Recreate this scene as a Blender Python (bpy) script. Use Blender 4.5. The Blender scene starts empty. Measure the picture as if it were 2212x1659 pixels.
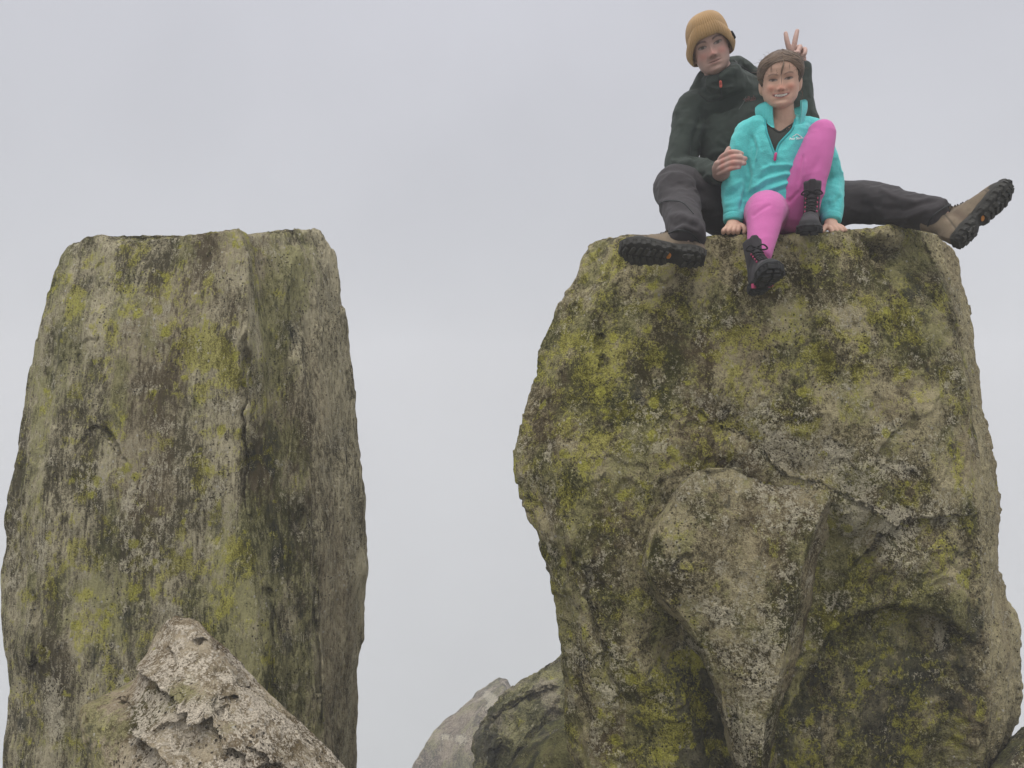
import bpy, bmesh, math, random
import numpy as np
from mathutils import Vector, Matrix, bvhtree

# ------------------------------------------------------------------ camera, sky, sun, exposure
SC = bpy.context.scene
COL = SC.collection
FPX, CX, CY = 1597.0, 1106.0, 829.5          # photograph measured at 2212 x 1659
PITCH, EYE = math.radians(2.0), 1.6
cam_data = bpy.data.cameras.new('camera')
cam_data.sensor_width = 36.0
cam_data.lens = 36.0 * FPX / 2212.0
cam_data.clip_start, cam_data.clip_end = 0.05, 500.0
cam = bpy.data.objects.new('camera', cam_data)
cam.location = (0, 0, EYE)
cam.rotation_euler = (math.radians(90) + PITCH, 0, 0)
COL.objects.link(cam)
SC.camera = cam

SUN_EL, SUN_AZ = math.radians(64), math.radians(200)     # high, behind the photographer and to the left
world = bpy.data.worlds.new('World')
SC.world = world
world.use_nodes = True
wn, wl = world.node_tree.nodes, world.node_tree.links
wn.clear()
w_out = wn.new('ShaderNodeOutputWorld')
w_sky = wn.new('ShaderNodeTexSky'); w_sky.sky_type = 'NISHITA'; w_sky.sun_disc = False
w_sky.sun_elevation, w_sky.sun_rotation = SUN_EL, SUN_AZ
w_sky.dust_density, w_sky.air_density = 5.0, 1.0
w_bg = wn.new('ShaderNodeBackground'); w_bg.inputs['Strength'].default_value = 0.06
w_fog = wn.new('ShaderNodeBackground')                    # inside the cloud: the same pale grey all round, a little brighter overhead
w_geo = wn.new('ShaderNodeNewGeometry')
w_sep = wn.new('ShaderNodeSeparateXYZ'); wl.new(w_geo.outputs['Incoming'], w_sep.inputs[0])
w_map = wn.new('ShaderNodeMapRange'); w_map.inputs['From Min'].default_value = 1.0; w_map.inputs['From Max'].default_value = -1.0
w_map.inputs['To Min'].default_value = 0.0; w_map.inputs['To Max'].default_value = 1.0
wl.new(w_sep.outputs['Z'], w_map.inputs['Value'])
w_ramp = wn.new('ShaderNodeValToRGB')
for k_, (pos, c_) in enumerate(((0.0, (0.22, 0.23, 0.24)), (0.28, (0.355, 0.366, 0.373)), (0.52, (0.382, 0.388, 0.402)), (0.76, (0.388, 0.391, 0.424)), (1.0, (1.22, 1.22, 1.28)))):
    e = w_ramp.color_ramp.elements[0] if k_ == 0 else w_ramp.color_ramp.elements[-1] if k_ == 4 else w_ramp.color_ramp.elements.new(pos)
    e.position, e.color = pos, (*c_, 1)
wl.new(w_map.outputs[0], w_ramp.inputs[0])
w_noise = wn.new('ShaderNodeTexNoise'); w_noise.inputs['Scale'].default_value = 2.2; w_noise.inputs['Detail'].default_value = 3.0    # drifting mist, the same all round
wl.new(w_geo.outputs['Incoming'], w_noise.inputs['Vector'])
w_nm = wn.new('ShaderNodeMapRange'); w_nm.inputs['From Min'].default_value = 0.25; w_nm.inputs['From Max'].default_value = 0.75; w_nm.inputs['To Min'].default_value = 0.92; w_nm.inputs['To Max'].default_value = 1.08
wl.new(w_noise.outputs['Fac'], w_nm.inputs['Value'])
wl.new(w_nm.outputs[0], w_fog.inputs['Strength']); wl.new(w_ramp.outputs[0], w_fog.inputs['Color'])
w_mix = wn.new('ShaderNodeMixShader'); w_mix.inputs[0].default_value = 0.94
wl.new(w_sky.outputs[0], w_bg.inputs['Color'])
wl.new(w_bg.outputs[0], w_mix.inputs[1]); wl.new(w_fog.outputs[0], w_mix.inputs[2])
wl.new(w_mix.outputs[0], w_out.inputs['Surface'])

sun_data = bpy.data.lights.new('sun', 'SUN')
sun_data.energy, sun_data.angle, sun_data.color = 1.15, math.radians(50), (1.0, 0.97, 0.92)
sun = bpy.data.objects.new('sun', sun_data)
sun.rotation_euler = Vector((0.16, 0.45, -1.0)).to_track_quat('-Z', 'Y').to_euler()
COL.objects.link(sun)

SC.view_settings.view_transform = 'Standard'
SC.view_settings.look = 'None'
SC.view_settings.exposure = 0.70
SC.view_settings.gamma = 1.0
SC.view_settings.use_curve_mapping = False
SC.render.engine = 'CYCLES'
SC.cycles.use_denoising = True
SC.cycles.max_bounces = 6
SC.cycles.diffuse_bounces = 3
SC.cycles.volume_bounces = 1
SC.cycles.use_adaptive_sampling = True
SC.cycles.adaptive_threshold = 0.015

# ------------------------------------------------------------------ helpers
cT, sT = math.cos(PITCH), math.sin(PITCH)
def W(px, py, Y):
    """world point on the photograph's ray (px, py) at world distance Y"""
    dx, dy = (px - CX) / FPX, (CY - py) / FPX
    t = Y / (cT - dy * sT)
    return np.array([dx * t, Y, EYE + t * (sT + dy * cT)])
def Wz(px, Y, z):
    t = Y * cT + (z - EYE) * sT
    return np.array([(px - CX) / FPX * t, Y, z])
def proj(P):
    t = P[..., 1] * cT + (P[..., 2] - EYE) * sT
    v = -P[..., 1] * sT + (P[..., 2] - EYE) * cT
    t = np.maximum(t, 0.05)
    return CX + FPX * P[..., 0] / t, CY - FPX * v / t
def sstep(a, b, x):
    t = np.clip((x - a) / (b - a), 0, 1)
    return t * t * (3 - 2 * t)
def gauss(x, s): return np.exp(-(x / s) ** 2)

def vnoise(p, seed=0):
    i = np.floor(p).astype(np.int64); f = p - i
    f = f * f * f * (f * (f * 6 - 15) + 10)
    out = 0
    for a in (0, 1):
        wa = f[..., 0] if a else 1 - f[..., 0]
        for b in (0, 1):
            wb = f[..., 1] if b else 1 - f[..., 1]
            for c in (0, 1):
                wc = f[..., 2] if c else 1 - f[..., 2]
                h = ((i[..., 0] + a) * 374761393 + (i[..., 1] + b) * 668265263 + (i[..., 2] + c) * 1274126177 + seed * 144665) & 0xffffffff
                h = ((h ^ (h >> 13)) * 1274126177) & 0xffffffff
                h = ((h ^ (h >> 16)) * 2246822519) & 0xffffffff
                h = h ^ (h >> 15)
                out = out + wa * wb * wc * ((h & 0xffff) / 32767.5 - 1)
    return out
def fbm(p, octaves=4, seed=0, gain=0.5, lac=2.03):
    s, a, t = 0, 1.0, 0
    for o in range(octaves):
        s = s + a * vnoise(p * lac ** o + 17.3 * o, seed + o); t += a; a *= gain
    return s / t
def ridged(p, octaves=4, seed=0, gain=0.5):
    s, a, t = 0, 1.0, 0
    for o in range(octaves):
        s = s + a * (1 - np.abs(vnoise(p * 2.07 ** o + 9.1 * o, seed + o)) * 2); t += a; a *= gain
    return s / t
def polydist(px, py, pts):
    """distance in pixels to an open polyline, and signed side (>0: right of the direction of travel on screen)"""
    best = np.full(px.shape, 1e9); side = np.zeros(px.shape); par = np.zeros(px.shape)
    for k in range(len(pts) - 1):
        ax, ay = pts[k]; bx, by = pts[k + 1]
        vx, vy = bx - ax, by - ay
        t = np.clip(((px - ax) * vx + (py - ay) * vy) / (vx * vx + vy * vy), 0, 1)
        d = np.hypot(px - ax - t * vx, py - ay - t * vy)
        m = d < best
        best = np.where(m, d, best)
        side = np.where(m, np.sign(vx * (py - ay) - vy * (px - ax)), side)
        par = np.where(m, (k + t) / (len(pts) - 1), par)
    return best, side, par
def inpoly(px, py, pts):
    r = np.zeros(px.shape, bool); n = len(pts)
    for k in range(n):
        ax, ay = pts[k]; bx, by = pts[(k + 1) % n]
        c = ((ay > py) != (by > py)) & (px < (bx - ax) * (py - ay) / (by - ay + 1e-12) + ax)
        r ^= c
    return r

def mesh_from(name, V, F, smooth=True):
    """F: (n,4) or (n,3) int array, or list of arrays"""
    Fs = F if isinstance(F, list) else [F]
    me = bpy.data.meshes.new(name)
    V = np.asarray(V, dtype=np.float32)
    me.vertices.add(len(V)); me.vertices.foreach_set('co', V.ravel())
    loops = np.concatenate([np.asarray(f, np.int32).ravel() for f in Fs])
    tot = np.concatenate([np.full(len(f), np.asarray(f).shape[1], np.int32) for f in Fs])
    start = np.concatenate([[0], np.cumsum(tot)[:-1]]).astype(np.int32)
    me.loops.add(len(loops)); me.loops.foreach_set('vertex_index', loops)
    me.polygons.add(len(tot)); me.polygons.foreach_set('loop_start', start)
    me.polygons.foreach_set('loop_total', tot)
    me.polygons.foreach_set('use_smooth', np.full(len(tot), smooth))
    me.update(calc_edges=True); me.validate()
    return me
def add_attr(me, name, vals):
    a = me.attributes.new(name, 'FLOAT', 'POINT'); a.data.foreach_set('value', np.asarray(vals, np.float32).ravel())
def add_col(me, name, rgb):
    a = me.attributes.new(name, 'FLOAT_COLOR', 'POINT')
    c = np.ones((len(rgb), 4), np.float32); c[:, :3] = rgb
    a.data.foreach_set('color', c.ravel())
def obj(name, me, mat=None, parent=None, label=None, cat=None, group=None, kind=None):
    o = bpy.data.objects.new(name, me); COL.objects.link(o)
    if mat is not None and me is not None: me.materials.append(mat)
    if parent is not None: o.parent = parent
    if label: o['label'] = label
    if cat: o['category'] = cat
    if group: o['group'] = group
    if kind: o['kind'] = kind
    return o

# node shorthand ------------------------------------------------------------
class NT:
    def __init__(s, name):
        s.mat = bpy.data.materials.new(name); s.mat.use_nodes = True
        s.n, s.l = s.mat.node_tree.nodes, s.mat.node_tree.links
        s.bsdf = s.n['Principled BSDF']; s.out = s.n['Material Output']
    def put(s, sock, v):
        if isinstance(v, bpy.types.NodeSocket): s.l.new(v, sock)
        elif isinstance(v, (tuple, list)) and len(v) == 3 and len(sock.default_value) == 4: sock.default_value = (*v, 1)
        else: sock.default_value = v
    def coord(s, scale=(1, 1, 1), kind='Object'):
        c = s.n.new('ShaderNodeTexCoord'); m = s.n.new('ShaderNodeMapping'); m.inputs['Scale'].default_value = scale
        s.l.new(c.outputs[kind], m.inputs[0]); return m.outputs[0]
    def attr(s, name, out='Fac'):
        a = s.n.new('ShaderNodeAttribute'); a.attribute_name = name; return a.outputs[out]
    def noise(s, vec, scale, detail=4, rough=0.55, dist=0.0):
        t = s.n.new('ShaderNodeTexNoise'); s.l.new(vec, t.inputs['Vector'])
        t.inputs['Scale'].default_value = scale; t.inputs['Detail'].default_value = detail
        t.inputs['Roughness'].default_value = rough; t.inputs['Distortion'].default_value = dist
        return t.outputs['Fac']
    def voro(s, vec, scale, feature='F1', rand=1.0):
        t = s.n.new('ShaderNodeTexVoronoi'); t.feature = feature; s.l.new(vec, t.inputs['Vector'])
        t.inputs['Scale'].default_value = scale; t.inputs['Randomness'].default_value = rand
        return t.outputs['Distance']
    def math(s, op, a, b=0.0, clamp=False):
        m = s.n.new('ShaderNodeMath'); m.operation = op; m.use_clamp = clamp
        s.put(m.inputs[0], a); s.put(m.inputs[1], b); return m.outputs[0]
    def step(s, v, lo, hi):
        m = s.n.new('ShaderNodeMapRange'); m.interpolation_type = 'SMOOTHSTEP'
        s.put(m.inputs['Value'], v); s.put(m.inputs['From Min'], lo); s.put(m.inputs['From Max'], hi)
        return m.outputs[0]
    def mix(s, f, a, b, mode='MIX'):
        m = s.n.new('ShaderNodeMix'); m.data_type = 'RGBA'; m.blend_type = mode
        s.put(m.inputs['Factor'], f); s.put(m.inputs['A'], a); s.put(m.inputs['B'], b)
        return m.outputs['Result']
    def bump(s, h, strength, dist, prev=None):
        b = s.n.new('ShaderNodeBump'); b.inputs['Strength'].default_value = strength; b.inputs['Distance'].default_value = dist
        s.put(b.inputs['Height'], h)
        if prev is not None: s.l.new(prev, b.inputs['Normal'])
        return b.outputs[0]
for _cls_fix in (0,):
    def _mixsock(m, nm):
        return [i for i in m.inputs if i.name == nm and i.type == 'RGBA'][0]
    def _mix(s, f, a, b, mode='MIX'):
        m = s.n.new('ShaderNodeMix'); m.data_type = 'RGBA'; m.blend_type = mode
        s.put(m.inputs[0], f); s.put(_mixsock(m, 'A'), a); s.put(_mixsock(m, 'B'), b)
        return [o for o in m.outputs if o.type == 'RGBA'][0]
    NT.mix = _mix
# ------------------------------------------------------------------ rock material
# where each growth sits comes from the mesh (signed fields, > 0 = covered); the nodes break the borders up and add grain
def rock_material(name, stone=((0.10, 0.088, 0.068), (0.26, 0.235, 0.195)), stretch=0.5, streak=0.5, bump=1.0, whitec=(0.66, 0.595, 0.435), yel=((0.13, 0.115, 0.012), (0.46, 0.43, 0.06)), sc=1.0, mossc=((0.050, 0.054, 0.010), (0.26, 0.255, 0.075))):
    t = NT(name)
    iso, st = t.coord(), t.coord((1, 1, stretch))
    f1 = t.noise(st, 75 * sc, 4, 0.75)                      # about a centimetre
    f2 = t.noise(iso, 190 * sc, 3, 0.75)                    # grain
    c1 = t.math('MULTIPLY', t.math('SUBTRACT', f1, 0.5), 5.0)
    c2 = t.math('MULTIPLY', t.math('SUBTRACT', f2, 0.5), 5.0)
    tone = t.attr('tone')
    v = t.math('ADD', t.math('MULTIPLY', tone, 0.50), t.math('ADD', t.math('MULTIPLY', c1, 1.1), t.math('MULTIPLY', c2, 0.8)))
    if streak > 0:
        ns = t.math('MULTIPLY', t.math('SUBTRACT', (snz := t.noise(t.coord((1, 1, 0.055)), 85, 3, 0.68)), 0.5), 6.0 * streak)
        v = t.math('ADD', v, ns)
    c = t.mix(t.step(v, -1.25, 1.25), stone[0], stone[1])
    c = t.mix(t.math('MULTIPLY', t.step(t.attr('warm'), 0.0, 1.6), 0.3), c, (0.155, 0.105, 0.060))
    g = t.step(t.math('ADD', t.attr('green'), c1), -0.8, 1.0)
    c = t.mix(t.math('MULTIPLY', g, 0.62), c, t.mix(t.step(v, -1.4, 1.4), *mossc))
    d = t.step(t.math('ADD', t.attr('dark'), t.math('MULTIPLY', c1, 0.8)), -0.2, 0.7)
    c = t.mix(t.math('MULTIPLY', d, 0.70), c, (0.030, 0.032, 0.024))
    y = t.step(t.math('ADD', t.attr('yellow'), t.math('ADD', t.math('MULTIPLY', c1, 1.2), t.math('MULTIPLY', c2, 0.7))), -0.3, 0.9)
    c = t.mix(t.math('MULTIPLY', y, 0.66), c, t.mix(t.step(t.math('ADD', c2, t.math('MULTIPLY', v, 0.6)), -1.0, 1.0), *yel))
    w = t.step(t.math('ADD', t.attr('white'), t.math('ADD', t.math('MULTIPLY', c1, 2.0), t.math('MULTIPLY', c2, 1.3))), 0.1, 1.1)
    c = t.mix(t.math('MULTIPLY', w, 0.74), c, t.mix(t.step(c2, -0.8, 0.8), tuple(q * 0.55 for q in whitec), whitec))
    ro = t.math('MULTIPLY', t.step(t.math('ADD', t.voro(iso, 10 * sc), t.math('MULTIPLY', c1, 0.05)), 0.235, 0.195), t.step(t.attr('yellow'), -0.9, -0.1))     # separate round crusts
    c = t.mix(t.math('MULTIPLY', ro, 0.72), c, t.mix(t.step(c2, -0.8, 0.8), (0.22, 0.20, 0.025), (0.52, 0.50, 0.085)))
    fl = t.math('MULTIPLY', t.step(t.voro(iso, 22 * sc), 0.125, 0.095), t.step(tone, 0.2, 0.7))
    c = t.mix(t.math('MULTIPLY', fl, 0.7), c, (0.52, 0.49, 0.42))
    pit = t.math('MULTIPLY', t.step(t.math('ADD', t.voro(iso, 62 * sc), t.math('MULTIPLY', c2, 0.05)), 0.27, 0.15), t.step(t.math('ADD', t.attr('pits'), c1), 0.0, 0.5))
    c = t.mix(t.math('MULTIPLY', pit, 0.85), c, (0.018, 0.014, 0.009))
    t.put(t.bsdf.inputs['Base Color'], c)
    t.put(t.bsdf.inputs['Roughness'], 0.92)
    t.bsdf.inputs['Specular IOR Level'].default_value = 0.2
    h = t.math('ADD', t.math('MULTIPLY', f1, 0.9), t.math('MULTIPLY', f2, 0.35))
    h = t.math('SUBTRACT', t.math('ADD', h, t.math('MULTIPLY', w, 0.10)), t.math('MULTIPLY', pit, 0.35))
    if streak > 0: h = t.math('ADD', h, t.math('MULTIPLY', snz, 0.9 * streak))
    t.l.new(t.bump(h, 1.0 * bump, 0.028 / sc), t.bsdf.inputs['Normal'])
    return t.mat

# ------------------------------------------------------------------ rock builder: upright columns, skinned, smoothed and weathered
def blur(A, sig, axis, wrap):
    if sig <= 0: return A
    r = int(3 * sig) + 1
    k = np.exp(-0.5 * (np.arange(-r, r + 1) / sig) ** 2); k /= k.sum()
    pad = [(0, 0)] * A.ndim; pad[axis] = (r, r)
    B = np.pad(A, pad, mode='wrap' if wrap else 'edge')
    if not wrap:   # odd reflection keeps the ends in place
        B = np.pad(A, pad, mode='reflect', reflect_type='odd')
    out = 0
    for j, kv in enumerate(k):
        sl = [slice(None)] * A.ndim; sl[axis] = slice(j, j + A.shape[axis])
        out = out + kv * B[tuple(sl)]
    return out
def grid_normals(P):
    du = np.roll(P, -1, 0) - np.roll(P, 1, 0)
    dv = np.gradient(P, axis=1)
    n = np.cross(du, dv)
    return n / (np.linalg.norm(n, axis=-1, keepdims=True) + 1e-9)
def rock_grid(cols, wts, nu, nv, nc, zbot, crown=0.0, su=5, sv=5):
    """cols run round the rock (camera's left, across the front to the right, then the back); each is a polyline top to bottom"""
    K = len(cols); G = np.zeros((K, nv, 3))
    for k, c in enumerate(cols):
        pts = np.array([p if len(p) == 4 else (*W(*p), 0) for p in c], dtype=object)
        pts = np.array([[float(q[0]), float(q[1]), float(q[2])] for q in pts])
        pts = pts[np.argsort(pts[:, 2])]
        if pts[0, 2] > zbot: pts = np.vstack([[pts[0, 0], pts[0, 1], zbot], pts])
        z = zbot + (pts[-1, 2] - zbot) * np.linspace(0, 1, nv)
        G[k, :, 0] = np.interp(z, pts[:, 2], pts[:, 0]); G[k, :, 1] = np.interp(z, pts[:, 2], pts[:, 1]); G[k, :, 2] = z
    us = np.concatenate([[0], np.cumsum(wts)]); us = us / us[-1] * nu
    G = np.concatenate([G, G[:1]], 0)
    ui = np.arange(nu); seg = np.clip(np.searchsorted(us, ui, 'right') - 1, 0, K - 1)
    f = ((ui - us[seg]) / (us[seg + 1] - us[seg]))[:, None, None]
    P = G[seg] * (1 - f) + G[seg + 1] * f
    top = P[:, -1]
    cen = top.mean(0); cen[2] += crown
    r = 1 - (np.arange(1, nc + 1) / nc) * 0.985
    cap = cen[None, None] + (top[:, None] - cen) * r[None, :, None]
    P = np.concatenate([P, cap], 1)
    P = blur(blur(P, su, 0, True), sv, 1, False)
    return P
def rock_mesh(name, P):
    nu, nv = P.shape[:2]
    idx = np.arange(nu * nv).reshape(nu, nv)
    a, b = idx, np.roll(idx, -1, 0)
    F = np.stack([a[:, :-1], b[:, :-1], b[:, 1:], a[:, 1:]], -1).reshape(-1, 4)
    V = P.reshape(-1, 3)
    V = np.vstack([V, P[:, -1].mean(0)])
    T = np.stack([a[:, -1], b[:, -1], np.full(nu, nu * nv)], -1)
    return mesh_from(name, V, [F, T]), V
def jag(P, amp, freq, stretch, seed, octv=5, rid=0.5):
    """weathering along the normal"""
    N = grid_normals(P)
    q = P * np.array(stretch) * freq
    d = (1 - rid) * fbm(q, octv, seed, 0.52) + rid * (ridged(q * 0.8 + 5, octv, seed + 20) - 0.45)
    return P + N * (d * amp)[..., None]
def flake(P, step, freq, stretch, seed, k=5.0):
    """thin broken layers: flat treads with crisp risers"""
    N = grid_normals(P); q = P * np.array(stretch) * freq
    t = fbm(q, 5, seed, 0.5) * k; f = t - np.floor(t)
    return P + N * (step * (np.floor(t) + sstep(0.82, 1.0, f)) - step * t * 0.75)[..., None]
def relief(P, fn):
    """move front surface points along their sight line by metres fn(px, py)  (+ = away from the photographer)"""
    N = grid_normals(P)
    eye = np.array([0, 0, EYE])
    D = P - eye; D /= np.linalg.norm(D, axis=-1, keepdims=True)
    facing = sstep(0.0, 0.25, -(N * D).sum(-1))
    px, py = proj(P)
    h = np.array([0.0, 1.0, 0.0])
    return P + h * (fn(px, py) * facing)[..., None]
def blobs(px, py, lst):
    """soft patches: (x, y, rx, ry, amount)"""
    s = np.zeros(px.shape)
    for x, y, rx, ry, a in lst: s = s + a * np.exp(-((px - x) / rx) ** 2 - ((py - y) / ry) ** 2)
    return s
def zfbm(q, o, seed, gain=0.55):
    f = fbm(q, o, seed, gain); return (f - f.mean()) / (f.std() + 1e-6)
def paint(me, V, green=0.0, yellow=-1.2, white=-1.0, dark=-1.8, pits=-0.5, st=0.5, seed=0, freq=1.0, bare=0.0):
    """signed cover fields: 0 covers half of the surface, -1 about a sixth, +1 most of it"""
    q = np.asarray(V) * np.array([1, 1, st]) * freq; qi = np.asarray(V) * freq
    wp = qi + 0.02 * np.stack([fbm(qi * 18, 2, seed + 5), fbm(qi * 18, 2, seed + 6), fbm(qi * 18, 2, seed + 7)], -1)
    add_attr(me, 'tone', zfbm(q * 9, 5, seed + 1, 0.68) * (1 - 0.5 * bare) + 1.1 * bare)
    green, yellow, white, dark = green - 1.6 * bare, yellow - 1.0 * bare, white + 0.1 * bare, dark - 1.0 * bare
    add_attr(me, 'warm', zfbm(q * 3.5, 4, seed + 11))
    add_attr(me, 'green', 0.8 * zfbm(q * 9, 5, seed + 21, 0.68) + green)
    add_attr(me, 'yellow', 0.85 * zfbm(wp * 15, 5, seed + 31, 0.72) + yellow)
    add_attr(me, 'white', 0.8 * zfbm(wp * 13, 5, seed + 41, 0.72) + white)
    add_attr(me, 'dark', zfbm(q * 12, 5, seed + 51, 0.66) + dark)
    add_attr(me, 'pits', zfbm(qi * 9, 3, seed + 61) + pits)
def warp(px, py, amp=7.0):
    p = np.stack([px / 23.0, py / 23.0, px * 0], -1)
    return px + amp * fbm(p, 3, 91), py + amp * fbm(p, 3, 95)
def crack(px, py, pts, wid, depth):
    px, py = warp(px, py)
    d, s, t = polydist(px, py, pts)
    return depth * np.exp(-(d / wid) ** 2) * sstep(0, 0.12, t) * sstep(1.0, 0.85, t)

M_left = rock_material('left_pillar_rock', ((0.075, 0.064, 0.032), (0.53, 0.47, 0.31)), 0.40, 0.5)
M_right = rock_material('right_pillar_rock', ((0.050, 0.040, 0.012), (0.50, 0.43, 0.25)), 0.8, 0.0)
M_fore = rock_material('pale_boulder_rock', ((0.13, 0.098, 0.052), (0.50, 0.42, 0.29)), 0.9, 0.0, 0.9, whitec=(0.74, 0.655, 0.52))
M_far = rock_material('far_crag_rock', ((0.060, 0.046, 0.026), (0.46, 0.38, 0.27)), 1.0, 0.0, sc=0.20)
M_back = rock_material('slab_rock', ((0.075, 0.068, 0.040), (0.42, 0.37, 0.26)), 0.6, 0.0, sc=0.35)
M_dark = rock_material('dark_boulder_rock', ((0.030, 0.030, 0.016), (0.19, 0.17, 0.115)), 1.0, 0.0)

# ------------------------------------------------------------------ left pillar
Lsil = [(150, 528, 3.12), (125, 560, 3.10), (112, 610, 3.08), (95, 670, 3.06), (76, 740, 3.05), (58, 820, 3.04), (46, 900, 3.03), (36, 980, 3.02), (17, 1045, 3.0), (1, 1115, 3.0), (8, 1187, 3.0), (0, 1235, 3.0), (0, 1350, 2.98), (6, 1430, 2.98), (17, 1493, 2.98), (10, 1560, 2.97), (2, 1622, 2.96), (-10, 1760, 2.95), (-20, 1900, 2.95)]
LF1 = [(182, 508, 3.06), (160, 640, 2.99), (130, 900, 2.94), (95, 1200, 2.90), (90, 1500, 2.88), (80, 1900, 2.85)]
LF2 = [(243, 530, 3.04), (235, 700, 2.95), (215, 1000, 2.90), (200, 1400, 2.86), (190, 1900, 2.82)]
LF3 = [(330, 509, 3.0), (325, 700, 2.92), (320, 1000, 2.88), (310, 1400, 2.84), (300, 1900, 2.80)]
LF4 = [(430, 498, 2.97), (430, 700, 2.89), (425, 1000, 2.85), (420, 1400, 2.81), (420, 1900, 2.78)]
LE = [(517, 487, 2.95), (538, 560, 2.89), (536, 730, 2.85), (526, 910, 2.83), (530, 1030, 2.82), (545, 1180, 2.80), (560, 1350, 2.78), (575, 1500, 2.77), (585, 1900, 2.74)]
LG = [(548, 509, 3.07), (566, 600, 3.05), (592, 740, 3.03), (606, 880, 3.01), (616, 1030, 2.98), (618, 1200, 2.95), (615, 1400, 2.88), (620, 1900, 2.85)]
LR1 = [(598, 498, 3.12), (622, 620, 3.07), (650, 800, 3.05), (668, 1000, 3.02), (676, 1250, 3.0), (668, 1500, 2.96), (660, 1900, 2.93)]
LR2 = [(640, 496, 3.24), (676, 600, 3.22), (708, 800, 3.20), (726, 1000, 3.18), (736, 1250, 3.16), (722, 1500, 3.12), (705, 1900, 3.08)]
LR3 = [(690, 498, 3.42), (718, 545, 3.42), (731, 620, 3.42), (736, 660, 3.42), (750, 695, 3.42), (761, 760, 3.42), (770, 850, 3.42), (772, 950, 3.42), (786, 1024, 3.41), (788, 1090, 3.41), (787, 1176, 3.40), (794, 1232, 3.40), (780, 1272, 3.40), (777, 1350, 3.40), (775, 1395, 3.40), (762, 1421, 3.40), (753, 1471, 3.39), (751, 1550, 3.38), (735, 1632, 3.37), (720, 1900, 3.35)]
zl = W(500, 493, 3.0)[2]
LB = [[(-0.95, 3.85, zl - 0.02, 0), (-0.75, 3.8, 0.8, 0), (-0.75, 3.75, -0.9, 0)],
      [(-1.4, 3.95, zl, 0), (-1.5, 3.95, 0.8, 0), (-1.5, 3.9, -0.9, 0)],
      [(-1.85, 3.8, zl - 0.05, 0), (-2.1, 3.8, 0.8, 0), (-2.1, 3.75, -0.9, 0)]]
P = rock_grid([Lsil, LF1, LF2, LF3, LF4, LE, LG, LR1, LR2, LR3] + LB, [70, 65, 75, 85, 85, 45, 60, 55, 55, 26, 26, 30, 40], 640, 470, 46, -0.9, 0.02, 1.7, 2.6)
def relL(px, py):
    h = np.zeros(px.shape)
    h += crack(px, py, [(178, 940), (205, 925), (222, 926), (240, 950), (256, 985), (278, 1003)], 2.2, 0.022)
    d, s, t = polydist(px, py, [(205, 925), (222, 926), (240, 950), (256, 985), (278, 1003)])
    h += 0.006 * (s < 0) * np.exp(-(d / 45) ** 2)
    h += crack(px, py, [(150, 975), (180, 950), (205, 930)], 3, 0.012)
    h += crack(px, py, [(178, 745), (192, 732), (205, 736), (216, 724)], 2.4, 0.012)
    h += crack(px, py, [(532, 700), (526, 800), (522, 920), (527, 1060), (535, 1120)], 4, 0.035)
    h += 0.05 * np.exp(-((px - 528) / 12) ** 2 - ((py - 775) / 22) ** 2) + 0.035 * np.exp(-((px - 540) / 14) ** 2 - ((py - 1005) / 45) ** 2)
    h += 0.05 * np.exp(-((px - 575) / 10) ** 2 - ((py - 1283) / 9) ** 2) + 0.05 * np.exp(-((px - 650) / 8) ** 2 - ((py - 1125) / 22) ** 2)
    h += crack(px, py, [(676, 1250), (680, 1350), (690, 1440), (692, 1600)], 3.5, 0.03)
    h += crack(px, py, [(590, 1300), (586, 1420), (590, 1500)], 4, 0.03)
    h += crack(px, py, [(60, 1450), (75, 1430), (80, 1330), (72, 1270)], 5, 0.03)
    h += -0.03 * np.exp(-((px - 90) / 35) ** 2 - ((py - 1400) / 50) ** 2)
    h += 0.025 * np.exp(-((px - 460) / 30) ** 2 - ((py - 1140) / 55) ** 2)
    return h
P = jag(P, 0.030, 2.2, (1, 1, 0.5), 3, 5, 0.3)
N = grid_normals(P)
pxl, pyl = proj(P)
side_m = sstep(555, 640, pxl)      # long upright grooves on the side face, faint ones on the front
gro = ridged(P * np.array([9, 9, 0.55]), 4, 41) - 0.4
gro2 = fbm(P * np.array([26, 26, 1.6]), 4, 47)
P = P + N * ((0.030 * gro + 0.016 * gro2) * (0.22 + 1.0 * side_m))[..., None]
P = relief(P, relL)
P = flake(P, 0.006, 3.0, (1, 1, 0.4), 601, 5)
P = jag(P, 0.013, 15, (1, 1, 0.45), 9, 5, 0.3)
meL, VL = rock_mesh('standing_rock', P)
px, py = proj(VL)
sideL = 0.7 * sstep(650, 720, px)
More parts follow.
